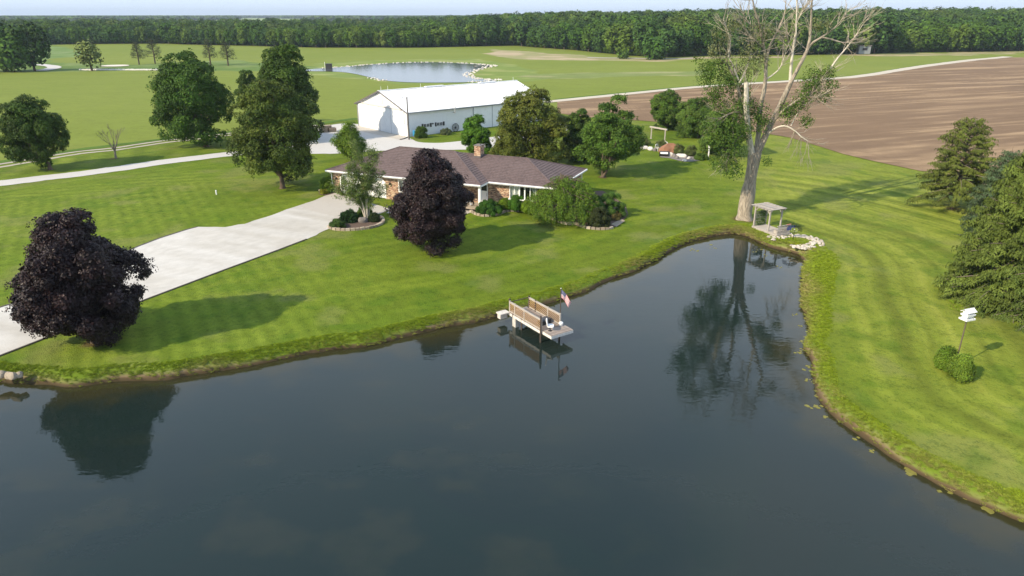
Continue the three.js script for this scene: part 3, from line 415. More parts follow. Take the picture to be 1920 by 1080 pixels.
[[1192, 258, 1222, 272], [1262, 268, 1284, 290], [1282, 272, 1308, 292], [1228, 262, 1250, 274]].forEach((b, i) => bush(['straggly olive perennial behind the white stones near the swing frame', 'straggly olive perennial beside the brown soil heap', 'tall straggly perennial with pale tips beyond the rock pile', 'thin olive perennial below the swing frame'][i], b, [(b[0] + b[2]) / 2, b[3]], GREEN.olive, { seed: 52 + i, name: 'garden_plant', lump: .4, n: 22, per: 22 }));

// weeping tree by the house: arched limbs, curtains of hanging leaves
{
  const { b, a, v, cx, cy } = fit([985, 327, 1127, 416], [1050, 408]), r = rng(61), g = thing('weeping_tree', 'wide weeping tree with hanging green curtains at the house corner', 'tree', [b.x, b.y, b.z]), list = [], gs = [];
  const top = cy + v * .92, tk = curve([[0, -.1, 0], [.05, 1, 0], [-.05, 2, .05], [cx * .5, top - .5, 0]], 8); gs.push(limb(tk, tk.map((_, i) => .2 - .014 * i), 8, .3, 3));
  for (let i = 0; i < 760; i++) { const ph = r() * 6.283, q = Math.sqrt(r()), lob = .78 + .3 * vn(Math.cos(ph) * 2 + 4, Math.sin(ph) * 2 + 4, 63), R = a * 1.1 * q * lob, hTop = top - v * 1.15 * Math.pow(q, 2.4) + (r() - .5) * .35 + 1.0 * (vn(R * Math.cos(ph) * .9 + 9, R * Math.sin(ph) * .9, 65) - .5), len = q > .6 ? lerp(.4, cy * 1.0, r() * .8) : .5, n = Math.max(1, Math.round(len / .5)); const x = cx + Math.cos(ph) * R, z = Math.sin(ph) * R, cv = .75 + r() * .45; if (i % 12 === 0) gs.push(limb(curve([tk[5], [x * .5, hTop + .2, z * .5], [x, hTop, z]], 6), [.09, .075, .06, .05, .04, .03, .02], 5)); for (let k = 0; k < n + 1; k++) { const y = hTop - k * .5; if (y < .8 + .5 * vn(x * 2, z * 2, 67)) break; list.push({ p: new V3(x + (r() - .5) * .3, y, z + (r() - .5) * .3), d: YUP, roll: r() * 6.28, s: .8 + r() * .45, c: mul3(mix3([.085, .17, .012], [.16, .25, .026], r()), cv) }); } }
  mesh('trunk', gs, BARK.brown, g); instances(list, CL.weep, LEAF, g, 'crown');
}
// recursive bare branching: tubes into out, tips into tips
function ramify(p, d, len, rad, depth, r, out, tips, spread = .55) {
  const q = p.clone().addScaledVector(d, len), m = p.clone().lerp(q, .5).add(new V3(r() - .5, r() - .5, r() - .5).multiplyScalar(len * .12)); out.push(limb([p, m, q], [rad, rad * .8, rad * .6], rad > .05 ? 6 : 4)); tips?.push(q, m); if (depth <= 0) return;
  const n = r() < .45 ? 3 : 2; for (let k = 0; k < n; k++) ramify(k ? p.clone().lerp(q, .55 + r() * .4) : q, d.clone().add(new V3(r() - .5, (r() - .35) * .8, r() - .5).multiplyScalar(spread * 2)).normalize(), len * (.6 + r() * .25), rad * .58, depth - 1, r, out, tips, spread);
}
{ const b = at(...FOOT.bare), r = rng(71), g = thing('bare_tree', 'nearly leafless small tree between the wheel track and the lane', 'tree', [b.x, b.y, b.z]), gs = [], tips = []; gs.push(limb([[0, -.1, 0], [-.05, .5, 0], [0, 1.1, 0]], [.2, .15, .13], 7)); for (let k = 0; k < 6; k++) ramify(new V3(0, .9 + k * .07, 0), new V3(Math.cos(k * 1.1) * .45, 1, Math.sin(k * 1.1) * .45).normalize(), 1.35, .07, 4, r, gs, tips, .32); mesh('trunk', gs, BARK.twig, g); instances(tips.filter((p, i) => i % 9 === 0 && p.x < .3).map(p => ({ p, d: YUP, roll: r() * 6, s: .8, c: mix3([.08, .12, .02], [.12, .16, .03], r()) })), CL.tiny, LEAF, g, 'foliage'); }
{ // birch: several pale stems, airy foliage
  const { b, a, v, cx, cy } = fit([630, 303, 728, 404], [688, 413]), r = rng(81), g = thing('birch_tree', 'multi-stemmed birch with white trunks and airy leaves in the mulched bed', 'tree', [b.x, b.y, b.z]), st = [], tw = [], tips = [], list = [];
  const arms = [[-1.9, 3.4, .4], [-.9, 4.6, .9], [.35, 6.1, -.3], [.9, 5.2, .5], [-1.3, 2.9, -1], [1.7, 3.6, -.4], [.3, 6.6, -.1]];
  for (const [x, y, z] of arms) { const c = curve([[x * .05, -.1, z * .1], [x * .22, y * .35, z * .3], [x * .6 + cx * .2, y * .7, z * .7], [x + cx * .3, y, z]], 10); st.push(limb(c, c.map((_, i) => .085 - .0068 * i), 6)); for (let i = 4; i < 11; i++) for (let k = 0; k < 2; k++) ramify(c[i], new V3(r() - .5, .1 + r() * .5, r() - .5).normalize(), .55 + r() * .35, .018, 2, r, tw, tips, .5); }
  for (const p of tips) for (let k = 0; k < 2; k++) if (r() < .8) { list.push({ p: p.clone().add(new V3(r() - .5, r() - .5, r() - .5).multiplyScalar(.4)), d: YUP, roll: r() * 6.3, s: .7 + r() * .5, c: mul3(mix3([.085, .15, .026], [.155, .205, .052], r()), .8 + r() * .4) }); }
  mesh('trunk', st, BARK.white, g); mesh('branch', tw, BARK.twig, g); instances(list, [clump(82, 11, .27, .10, { asp: .6 }), clump(83, 11, .27, .10, { asp: .6 })], LEAF, g, 'crown');
}
// conifers
const SPRAY = [spray(91, 15, .6, .022), spray(92, 15, .6, .022)];
function spruce(o) {
  const b = o.pos || at(...o.foot), r = rng(o.seed), g = thing('spruce_tree', o.label, 'tree', [b.x, b.y - .05, b.z]), list = [], gs = [], h = o.h, R = o.R, y0 = o.y0 ?? .3, lv = Math.round((h - y0) / (o.step || .42)), X = new V3(), B = new THREE.Matrix4();
  for (let l = 0; l < lv; l++) { const t = l / lv, y = y0 + (h - y0 - .25) * t, nb = Math.max(4, Math.round((o.nb || 9) * (1 - t * .45))); for (let k = 0; k < nb; k++) {
    const gap = o.gap && r() < o.gap, ph = k / nb * 6.283 + l * 1.9 + r() * .6, L = R * Math.pow(1 - t, o.pow || .85) * (.72 + r() * .42) * (gap ? .5 : 1) + .25, rise = lerp(o.rise ?? .12, .6, t), cs = Math.cos(ph), sn = Math.sin(ph), tip = r() * .25; const P = u => new V3(cs * L * u, y + L * (rise * u - (.38 + tip) * u * u * (1 - t * .8) + .12 * u ** 4), sn * L * u);
    gs.push(limb([0, .3, .6, .95].map(P), [.055, .04, .028, .012].map(x => x * (.5 + L * .25)), 4)); const cv = .7 + r() * .5;
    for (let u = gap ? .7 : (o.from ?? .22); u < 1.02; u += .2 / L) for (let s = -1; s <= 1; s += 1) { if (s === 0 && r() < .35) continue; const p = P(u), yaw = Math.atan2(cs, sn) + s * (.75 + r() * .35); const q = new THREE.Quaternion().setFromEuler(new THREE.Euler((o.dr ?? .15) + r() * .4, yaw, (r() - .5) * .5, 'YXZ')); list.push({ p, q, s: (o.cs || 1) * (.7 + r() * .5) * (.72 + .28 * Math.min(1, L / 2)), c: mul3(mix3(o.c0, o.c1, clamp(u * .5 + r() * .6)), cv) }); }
  } }
  const tt = [0, .3, .6, .9, 1].map(u => new V3(0, u * h - .1 * (1 - u), 0)); mesh('trunk', limb(tt, [1.15, .8, .5, .15, .03].map(x => x * (o.tr || h * .017)), 8, .2, 4), BARK.brown, g); mesh('branch', gs, BARK.twig, g); instances(list, SPRAY, NEEDLE, g, 'crown'); return g;
}
const mpp = p => depthOf(p) / F;
{
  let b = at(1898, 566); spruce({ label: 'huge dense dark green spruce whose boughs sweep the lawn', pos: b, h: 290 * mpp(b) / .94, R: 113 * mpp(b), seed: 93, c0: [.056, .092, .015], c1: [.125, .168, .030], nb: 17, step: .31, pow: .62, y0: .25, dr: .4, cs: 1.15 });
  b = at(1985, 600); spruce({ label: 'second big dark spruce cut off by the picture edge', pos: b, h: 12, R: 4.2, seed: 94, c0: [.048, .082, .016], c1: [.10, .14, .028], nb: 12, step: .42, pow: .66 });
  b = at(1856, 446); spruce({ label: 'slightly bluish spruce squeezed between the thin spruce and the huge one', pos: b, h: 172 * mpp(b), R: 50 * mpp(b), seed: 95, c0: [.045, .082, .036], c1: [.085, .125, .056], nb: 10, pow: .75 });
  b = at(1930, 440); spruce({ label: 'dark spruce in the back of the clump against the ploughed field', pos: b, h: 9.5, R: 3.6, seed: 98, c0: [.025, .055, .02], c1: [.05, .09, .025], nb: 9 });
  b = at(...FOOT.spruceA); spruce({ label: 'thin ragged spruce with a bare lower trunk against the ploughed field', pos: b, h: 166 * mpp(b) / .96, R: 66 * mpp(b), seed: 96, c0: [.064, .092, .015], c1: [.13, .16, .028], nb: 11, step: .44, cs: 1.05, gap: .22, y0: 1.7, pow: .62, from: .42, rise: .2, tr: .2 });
}
// dead-topped cottonwood, limb by limb: pixel of each joint and how far it leans toward or away from us
{
  const b = at(...FOOT.cotton), g = thing('cottonwood_tree', 'towering half-dead cottonwood with bare white limbs on the pond corner', 'tree', [b.x, b.y, b.z]), r = rng(101), dz0 = depthOf(b);
  const at3 = (x, y, dz = 0) => { const q = ray(x, y), k = (b.z + dz) / q.z; return new V3(q.x * k, 21 + q.y * k, b.z + dz).sub(b); };
  const L = []; const arm = (pts, r0, r1, mat, n = 16) => { const c = curve(pts.map(p => at3(...p)), n), wb = .35; L.push({ c, r0, r1, mat }); return [limb(c, c.map((_, i) => lerp(r0, r1, Math.pow(i / n, .8))), r0 > .2 ? 11 : 7, wb, 7)]; };
  const base = curve([[1395, 416], [1397, 396], [1403, 360], [1409, 325], [1413, 300], [1416, 285]].map(p => at3(...p)), 14);
  mesh('trunk', [limb(base, base.map((_, i) => i < 1 ? .95 : i < 2 ? .76 : lerp(.62, .56, i / 14)), 22, .6, 9)], BARK.grey, g);
  const grey = [], white = [], G = (...a) => grey.push(...arm(...a)), W = (...a) => white.push(...arm(...a));
  W([[1411, 296], [1405, 262, .5], [1402, 234, 1.1], [1399, 205, 1.7], [1399, 178, 2], [1399, 154, 2.1]], .36, .21); // snag
  G([[1416, 292], [1421, 262], [1424, 225], [1427, 195], [1434, 160], [1436, 120], [1433, 92], [1428, 70], [1423, 40, .5], [1413, 12, 1], [1410, -20, 1]], .32, .05);
  G([[1436, 120], [1441, 95], [1446, 80], [1462, 50, -.5], [1472, 20, -.8], [1474, -18, -1]], .17, .03);
  W([[1438, 148], [1452, 138], [1462, 128], [1470, 108], [1476, 88, .6]], .09, .03);
  G([[1416, 296], [1432, 262], [1446, 232], [1462, 200], [1476, 168], [1490, 140], [1505, 112], [1515, 90], [1520, 60], [1521, 30], [1523, -10], [1526, -40]], .39, .05);
  W([[1482, 150], [1483, 128], [1486, 100], [1492, 62], [1493, 44], [1494, 8], [1491, -22]], .2, .035);
  W([[1493, 44], [1501, 28], [1508, 14]], .07, .02); W([[1486, 100], [1478, 80], [1474, 62, .5]], .06, .02);
  G([[1505, 112], [1520, 84], [1540, 70], [1558, 58], [1574, 42], [1590, 22]], .17, .025);
  G([[1540, 70], [1560, 74], [1585, 80], [1602, 72], [1612, 46]], .1, .02);
  W([[1556, 130, .4], [1570, 110, .4], [1585, 92], [1602, 70], [1620, 42]], .11, .02); G([[1478, 205], [1508, 180, .8], [1535, 156, .8], [1556, 130, .6]], .16, .09);
  G([[1446, 232], [1470, 206, 1], [1492, 190, 1.4], [1510, 180, 1.6], [1536, 182, 2], [1552, 174, 2]], .17, .03);
  W([[1436, 255], [1455, 240, .8], [1472, 236, 1.2], [1490, 245, 1.5], [1502, 256, 1.8], [1514, 264, 2]], .13, .03);
  W([[1483, 236, 1.2], [1492, 218, 1.2], [1508, 198, 1.4], [1524, 186, 1.5]], .07, .02);
  G([[1403, 234], [1390, 205, .6], [1384, 165, .8], [1374, 140, 1], [1364, 120, 1], [1362, 98, 1]], .2, .06);
  W([[1384, 150, .9], [1375, 125, 1], [1366, 104, 1.1], [1370, 80, 1.1], [1364, 56, 1.2], [1356, 36, 1.2]], .11, .02);
  W([[1386, 156, .9], [1398, 132, .6], [1406, 108, .3], [1412, 84, 0], [1418, 66, 0]], .1, .02);
  G([[1428, 70], [1412, 52], [1398, 34], [1390, 18]], .08, .02); G([[1433, 92], [1416, 76, 1], [1400, 60, 1]], .07, .02);
  G([[1402, 220], [1384, 210, 1.2], [1364, 215, 1.8], [1345, 226, 2]], .16, .04); G([[1405, 262], [1388, 256, 1], [1372, 275, 1.6], [1366, 300, 2]], .11, .03);
  // twigs off the outer half of each limb
  const tw = [], tips = []; for (const a of L) for (let i = 7; i < a.c.length; i++) { if (a.r0 > .4 && i < 11) continue; for (let k = 0; k < 2; k++) if (r() < .62) { const up = a.c[i].clone().sub(a.c[i - 2]).normalize(); ramify(a.c[i], up.add(new V3(r() - .5, (r() - .5) * .9, r() - .5).multiplyScalar(1.9)).normalize(), .7 + r() * .7, .028, 2, r, tw, tips, .42); } }
  const hang = []; for (const [x, y, dz] of [[1502, 256, 1.8], [1514, 264, 2], [1490, 245, 1.5]]) for (let k = 0; k < 4; k++) ramify(at3(x, y, dz), new V3((r() - .5) * .7, -1, (r() - .5) * .7).normalize(), 1.0 + r() * .5, .025, 2, r, hang, null, .3);
  mesh('limb', grey, BARK.grey, g); mesh('dead_limb', white, BARK.white, g); mesh('twig', [...tw, ...hang], BARK.pale, g);
  const list = []; const leafy = (x, y, rad, n, dz = 0, dry = 0) => { n = Math.round(n * (dry ? .85 : .72)); const c = at3(x, y, dz), R = rad * dz0 / F; for (let i = 0; i < n; i++) { const d = new V3(r() - .5, (r() - .5) * .9, r() - .5).normalize(), p = c.clone().addScaledVector(d, R * Math.cbrt(r()) * (.75 + .5 * vn(d.x * 3 + x, d.y * 3 + y, 5))); list.push({ p, d: d.lerp(YUP, .4).normalize(), roll: r() * 6.28, s: .75 + r() * .5, c: mul3(mix3(dry ? [.10, .13, .045] : [.05, .105, .012], dry ? [.17, .19, .085] : [.10, .165, .025], r()), .75 + r() * .5) }); } };
  for (const q of [[1345, 130, 26, 90, 1], [1322, 142, 17, 45, 1], [1362, 160, 22, 70, 1.4], [1337, 172, 16, 40, 1.4], [1378, 145, 18, 45, 0], [1398, 168, 14, 30, 0], [1530, 150, 22, 75, 1], [1516, 166, 22, 80, 1.2], [1552, 136, 12, 25, 1], [1500, 188, 18, 50, 1.2], [1560, 160, 12, 22, 1.5], [1545, 178, 13, 28, 1.7], [1482, 206, 18, 45, 1], [1512, 226, 12, 25, 1.5], [1474, 215, 14, 30, 1], [1374, 212, 30, 130, 1.2], [1345, 232, 27, 110, 1.8], [1394, 196, 22, 70, .6], [1424, 212, 22, 75, .5], [1362, 254, 28, 120, 1.8], [1332, 262, 20, 60, 2], [1392, 240, 22, 75, 1], [1372, 285, 24, 95, 2], [1372, 316, 16, 45, 2], [1347, 303, 15, 38, 2.2], [1430, 232, 14, 35, .5], [1436, 300, 7, 9, 1], [1441, 304, 5, 6, 1], [1385, 320, 8, 12, 2], [1330, 128, 10, 16, 1], [1308, 112, 5, 5, 1], [1348, 190, 16, 36, 1.4]]) leafy(...q);
  for (const q of [[1352, 62, 19, 34, 1.2, 1], [1344, 88, 17, 26, 1.2, 1], [1382, 42, 15, 24, .6, 1], [1420, 62, 18, 30, .4, 1], [1402, 92, 20, 36, .6, 1], [1412, 128, 18, 30, .2, 1], [1430, 110, 16, 22, 0, 1], [1548, 50, 13, 20, 0, 1], [1532, 40, 9, 12, 0, 1], [1445, 60, 14, 16, 0, 1], [1360, 112, 16, 22, 1, 1], [1392, 122, 13, 16, .5, 1]]) leafy(...q);
  instances(list, CL.narrow, LEAF, g, 'foliage');
}

// ---------------------------------------------------------------- woodland
function crownGeo(seed, w, h, n, facet, low = .12) { // one far tree's crown: lobes covered with leaf-clump facets
  const r = rng(seed), pos = [], col = [], N = 15; const lobes = [];
  for (let i = 0; i < N; i++) { const y = 1 - 2 * (i + .5) / N, ph = i * 2.4 + r(), q = Math.sqrt(1 - y * y); lobes.push([new V3(Math.cos(ph) * q * w * .33, h * (low + (1 - low) * (.5 + y * .36)), Math.sin(ph) * q * w * .33), w * (.17 + r() * .11), .75 + r() * .45]); }
  for (const [c, R, cv] of lobes) for (let k = 0; k < n; k++) { const d = new V3(r() - .5, r() - .42, r() - .5).normalize(), p = c.clone().addScaledVector(d, R * (.8 + r() * .35)); const nr = d.add(new V3(r() - .5, r() - .3, r() - .5).multiplyScalar(1.1)).normalize(), t = new V3(r() - .5, r() - .5, r() - .5).cross(nr).normalize(), b = nr.clone().cross(t), s = facet * (.6 + r() * .8), e = cv * (.75 + r() * .5);
    const v = [[-.5, -.3], [.5, -.35], [.15, .6]].map(([u, w2]) => p.clone().addScaledVector(t, u * s).addScaledVector(b, w2 * s)), v2 = [[.5, -.35], [.75, .4], [.15, .6]].map(([u, w2]) => p.clone().addScaledVector(t, u * s).addScaledVector(b, w2 * s)); for (const q of [...v, ...v2]) { pos.push(q.x, q.y, q.z); col.push(e, e, e); } }
  return tri(pos, null, col);
}
const WOODGEO = [[1, 1.0], [2, .85], [3, 1.15], [4, .95], [5, 1.05]].map(([s, w]) => crownGeo(300 + s, .72 * w, 1, 115, .056)); // unit height
const FARGEO = [crownGeo(311, 1, .8, 12, .2), crownGeo(312, 1.1, .8, 12, .2)];
const WOODMAT = phys({ vertexColors: true, side: THREE.DoubleSide, roughness: .8, specularIntensity: .2, transmission: .15, thickness: 0 });
const woodCol = (x, z, r) => { const n = fbm(x * .02, z * .02, 3, 321), h = r(); let c = mix3([.042, .095, .011], [.090, .145, .020], clamp(n * 1.3 - .3 + (h - .5) * .5)); if (h > .9) c = [.088, .132, .026]; if (h < .1) c = [.032, .068, .018]; return mul3(c, .85 + r() * .35); };
const woodH = (px, r) => lerp(12.2, 16.2, sm(650, 1100, px)) * (.72 + r() * .3 + (r() < .12 ? .25 : 0));
{
  const r = rng(401), list = []; // the mass of the wood behind its front trees
  let z = -330; while (z > -2300) { const stepz = 6.5 + Math.max(0, -z - 600) * .008; for (let x = z * .86; x < -z * .86; x += stepz * (.95 + r() * .3)) { const X = x + (r() - .5) * stepz, Z = z + (r() - .5) * stepz, hy = H(X, Z), [px, py] = project(X, hy, Z); if (px < -90 || px > 2010) continue; if (py > edgeY(px) - 1.0) continue; if (Z < lerp(-1000, -2300, sm(500, 1100, px)) || Z < -900 && fbm(X / 260, Z / 420, 3, 403) > .60) continue; const h = woodH(px, r); list.push({ p: new V3(X, hy - .5, Z), d: YUP, roll: r() * 6.28, s: new V3(h * (.85 + r() * .4), h, h * (.85 + r() * .4)), c: woodCol(X, Z, r) }); } z -= stepz; }
  const wood = new THREE.Group(); wood.name = 'woodland'; scene.add(wood); tag(wood, 'dense green woodland filling the ground behind the fields', 'woodland', null, 'stuff'); instances(list, WOODGEO, WOODMAT, wood, 'crown');
  const skirt = []; // undergrowth along the front
  for (let px = -60; px < 1980; px += 5) for (let k = 0; k < 2; k++) { const p = at(px + r() * 5, edgeY(px) - r() * .8); const h = 2.2 + r() * 3; skirt.push({ p: p.add(new V3(0, -.3, 0)), d: YUP, roll: r() * 6, s: new V3(h * 1.5, h, h * 1.5), c: mul3(woodCol(p.x, p.z, r), .9) }); }
  const un = new THREE.Group(); un.name = 'undergrowth'; scene.add(un); tag(un, 'low undergrowth along the woodland front', 'undergrowth', null, 'stuff'); instances(skirt, WOODGEO.slice(0, 2), WOODMAT, un, 'foliage');
  const far = []; for (let i = 0; i < 15000; i++) { const D = 2300 * Math.pow(6.2, r()), a = (r() - .5) * 1.42, X = Math.sin(a) * D, Z = -Math.cos(a) * D; if (fbm(X / 420, Z / 900, 3, 41) > .56) continue; const s = 16 + D * .0035; far.push({ p: new V3(X, H(X, Z) - 2, Z), d: YUP, roll: r() * 6, s: new V3(s * 1.7, 17, s * 1.7), c: woodCol(X, Z, r) }); }
  const fw = new THREE.Group(); fw.name = 'distant_woods'; scene.add(fw); tag(fw, 'distant hazy woods along the horizon', 'woods', null, 'stuff'); instances(far, FARGEO, WOODMAT, fw, 'crown');
  // front trees, one by one
  const proto = WOODGEO.map((g, k) => { const m = []; for (let c = 0; c < 5; c++) { const shade = [[.042, .092, .012], [.062, .120, .014], [.088, .142, .020], [.048, .098, .022], [.105, .148, .03]][c]; m.push(dull({ color: shade, vertexColors: true, side: THREE.DoubleSide })); } return m; });
  const tg = limb([[0, -.03, 0], [.01, .2, 0], [0, .5, 0]], [.022, .017, .01], 6), tone = ['deep green', 'mid green', 'light green', 'blue-green', 'pale olive'];
  for (let px = -14; px < 1945;) {
    const p = at(px, edgeY(px) + .25 + r() * .4), h = woodH(px, r) * (.86 + r() * .2), k = Math.floor(r() * 5), c = r() < .05 ? 4 : Math.floor(r() * 4), where = px < 360 ? 'behind the far left field' : px < 930 ? 'behind the distant pond' : px < 1300 ? 'where the wood juts toward the barn' : 'beyond the ploughed field';
    const t = thing('woodland_tree', `${tone[c]} broadleaf tree in the wood front ${where}`, 'tree', [p.x, p.y, p.z], r() * 6.28, `trees of the wood front ${where}, ${tone[c]}`);
    mesh('crown', WOODGEO[k], proto[k][c], t); mesh('trunk', tg, BARK.brown, t); t.scale.set(h * (.9 + r() * .3), h, h * (.9 + r() * .3)); px += h * (.42 + r() * .2) / mpp(p);
  }
}
const mini = (name, label, box, foot, cols, o = {}) => { const { b, a, v, cx, cy } = fit(box, foot), r = rng(o.seed || 7), t = thing(name, label, 'tree', [b.x, b.y - .1, b.z]); const top = cy + v; mesh('crown', crownGeo(o.seed || 7, a * 2 / .86, top, o.n || 100, o.f || .9, o.low ?? Math.max(.05, (cy - v) / top)), dull({ color: cols, vertexColors: true, side: THREE.DoubleSide, roughness: .75 }), t); mesh('trunk', limb(curve([[0, -.3, 0], [cx * .3, cy * .5, 0], [cx, cy, 0]], 6), [.5, .42, .36, .3, .24, .18, .1].map(x => x * (o.tr || 1)), 7), BARK.brown, t); return t; };
mini('oak_tree', 'dark oak with a bough overhanging the farm road, outermost of the grove', [22, 48, 94, 131], [66, 133], [.036, .075, .013], { seed: 501, low: .1 });
mini('oak_tree', 'big dark oak in the middle of the grove at the picture edge', [-28, 50, 48, 133], [14, 134], [.042, .09, .014], { seed: 502, low: .05 });
mini('oak_tree', 'lower bright green tree in front of the grove of dark oaks', [-8, 76, 58, 134], [26, 135], [.06, .115, .016], { seed: 503, low: .05 });
mini('oak_tree', 'dark oak half outside the picture at the grove end', [-70, 48, 4, 134], [-34, 135], [.028, .065, .012], { seed: 504, low: .05 });
mini('meadow_tree', 'lone pale green tree with a leaning crown by the field boundary', [146, 80, 190, 124], [173, 133], [.12, .15, .04], { seed: 505, n: 60, f: .7 });
function pine(label, foot, top, w, seed) { const b = at(...foot), r = rng(seed), h = (foot[1] - top) * mpp(b), R = w * mpp(b) / 2, t = thing('pine_tree', label, 'tree', [b.x, b.y - .1, b.z]), list = [], gs = [limb([[0, 0, 0], [.1, h * .5, 0], [0, h, 0]], [.32, .24, .06], 6)]; for (let i = 0; i < 26; i++) { const u = .3 + .7 * (i + r()) / 26, ph = i * 2.4, L = R * (1.15 - .8 * Math.max(0, u - .45) / .55) * (.6 + r() * .5) * (u < .45 ? .9 : 1), e = new V3(Math.cos(ph) * L, u * h + .3, Math.sin(ph) * L); gs.push(limb([[0, u * h - .3, 0], e], [.08, .03], 4)); for (let k = 0; k < 5; k++) list.push({ p: e.clone().multiply(new V3(.45 + r() * .6, 1, .45 + r() * .6)).add(new V3(0, (r() - .5) * .5, 0)), d: YUP, roll: r() * 6, s: 1.5 + r(), c: mul3([.055, .07, .03], .7 + r() * .5) }); } mesh('trunk', gs, BARK.brown, t); instances(list, CL.narrow, NEEDLE, t, 'foliage'); }
pine('thin pine standing left of its pair on the far grass bank', [261, 121], 83, 24, 511); pine('fuller pine standing right of its pair on the far grass bank', [291, 119], 78, 30, 512);
pine('pine behind the broad spiky maple, darker of two', [395, 122], 78, 28, 513); pine('greyish pine beside the darker one behind the broad spiky maple', [428, 123], 82, 28, 514);
mini('meadow_shrub', 'small bush on the tan bank before the wood', [1158, 96, 1176, 110], [1167, 110], [.06, .11, .02], { seed: 515, n: 30, f: .6, low: .05 });
mini('meadow_tree', 'rounded green tree standing out before the wood edge', [1206, 76, 1246, 111], [1226, 111.5], [.045, .10, .016], { seed: 516, low: .05 });

// ---------------------------------------------------------------- grass along the banks
{
  const tuft = (seed, n, h) => { const r = rng(seed), pos = [], col = []; for (let i = 0; i < n; i++) { const a = r() * 6.28, q = r() * .26, x = Math.cos(a) * q, z = Math.sin(a) * q, L = h * (.5 + r() * .7), lA = r() * 6.28, lx = Math.cos(lA) * L * (.5 + r() * .7), lz = Math.sin(lA) * L * (.5 + r() * .7), w = .007 + r() * .008, ca = -Math.sin(lA) * w * 1.6, sa = Math.cos(lA) * w * 1.6, c = .75 + r() * .5; const A = [x - ca, 0, z - sa], B = [x + ca, 0, z + sa], m = [x + lx * .45, L * .42, z + lz * .45], T = [x + lx, L * .5, z + lz]; const up3 = (p, q, s) => ((q[2] - p[2]) * (s[0] - p[0]) - (q[0] - p[0]) * (s[2] - p[2])) >= 0 ? [p, q, s] : [p, s, q]; for (const v of [...up3(A, B, m), ...up3(A.map((q2, k) => (q2 + m[k]) / 2), m, T)]) { pos.push(...v); col.push(c, c, c * .9); } } const g = tri(pos, null, col); return g; };
  const T = [tuft(601, 46, .26), tuft(602, 46, .32)], r = rng(603), list = [];
  for (let i = 0; i < NS; i++) { const s = SHORE[i]; if (!inView(s.x, s.z, 120)) continue; const right = sm(20, 26, s.x) , pat = fbm(i * .09, 3.3, 3, 607), n = (26 + 90 * right) * sm(.2, .55, pat) + 18; for (let k = 0; k < n; k++) { const d = -.02 + Math.pow(r(), .85) * (1.25 + right * 1.5), sd = d, p = offs(i, d).lerp(offs((i + 2) % NS, d), r()).add(new V3((r() - .5) * .16, 0, (r() - .5) * .16)); const dry = clamp(.62 - sd * .75 + (fbm(s.x * .3, s.z * .3, 3, 605) - .5) * 2.2 + right * .42) * .9, y = sd > .95 ? H(p.x, p.z) : (() => { const X = [-.06, .06, .16, .34, .6, .95], Y = [-.05, .14, .27, .40, .52, .63]; let q = 1; while (q < 5 && sd > X[q]) q++; return lerp(Y[q - 1], Y[q], clamp((sd - X[q - 1]) / (X[q] - X[q - 1]))) + .05; })(); list.push({ p: p.setY(y - .03), d: YUP, roll: r() * 6.28, s: (.5 + r() * .6) * lerp(1, .72, sm(1, 2.6, sd)) * (.34 + .3 * pat + right * .36), c: mul3(mix3(mix3([.14, .21, .011], [.20, .265, .026], r()), [.24, .19, .10], dry * (.3 + r() * .7)), .85 + r() * .3) }); } }
  const g = new THREE.Group(); g.name = 'bank_grass'; scene.add(g); tag(g, 'long unmown grass fringing the pond bank', 'grass', null, 'stuff'); instances(list, T, dull({ vertexColors: true, side: THREE.DoubleSide }), g, 'blades');
  const l2 = []; // clover heads and bright weeds at spruce feet and bank
  for (let i = 0; i < 500; i++) { const p = at(1780 + r() * 150, 535 + r() * 50); const q = at(1440 + r() * 60, 455 + r() * 14); if (i % 2) l2.push({ p, d: YUP, roll: r() * 6, s: .5, c: mul3([.16, .24, .02], .8 + r() * .4) }); else l2.push({ p: q, d: YUP, roll: r() * 6, s: .5, c: mul3([.22, .27, .015], .8 + r() * .4) }); }
  const g2 = new THREE.Group(); g2.name = 'weed_patch'; scene.add(g2); tag(g2, 'bright yellow-green weeds by the stone path and under the huge spruce', 'weeds', null, 'stuff'); instances(l2.filter(e => shoreDist(e.p.x, e.p.z) > .6), T, dull({ vertexColors: true, side: THREE.DoubleSide }), g2, 'blades');
}

// ---------------------------------------------------------------- the brick house
const brickTex = tex(768, 768, (u, v) => { const row = Math.floor(v * 30), x = u * 10 + (row % 2) * .5, cx = Math.floor(x), fx = x - cx, fy = v * 30 - row, k = h2(cx % 10, row, 701), k2 = h2(cx % 10, row, 703), bl = fbm(u * 3 + (row % 3) * .1, v * 6, 3, 705, 3, 6); if (fx < .05 || fy < .13) return [.36, .31, .26]; let c = k * .6 + bl * .55 > .62 ? mix3([.42, .26, .15], [.60, .45, .30], k2) : k < .18 ? [.11, .06, .045] : mix3([.27, .13, .075], [.36, .19, .11], k2); return mul3(c, .85 + .3 * vn(u * 200, v * 200, 707)); }, .5, .5);
const brickBump = tex(768, 768, (u, v) => { const row = Math.floor(v * 30), x = u * 10 + (row % 2) * .5, fx = x - Math.floor(x), fy = v * 30 - row; return fx < .05 || fy < .13 ? .2 : .8 + .2 * vn(u * 220, v * 220, 709); }, .5, .5, false);
const roofTex = tex(512, 512, (u, v) => { const k = .72 + .28 * fbm(u * 60, v * 60, 2, 711, 60) + .5 * (vn(u * 26, v * 26, 713, 26) - .5) + .25 * (fbm(u * 6, v * 6, 3, 715, 6) - .5), s = h2(Math.floor(u * 128), Math.floor(v * 128), 717); return s > .94 ? [.9, .84, .78] : [k, k * .97, k * .96]; }, .25, .25);
const woodTex = tex(256, 512, (u, v) => { const a = fbm(u * 18, v * 3, 4, 721, 18, 3), k = .62 + .6 * a; return [k, k * .985, k * .97]; }, 1, .6);
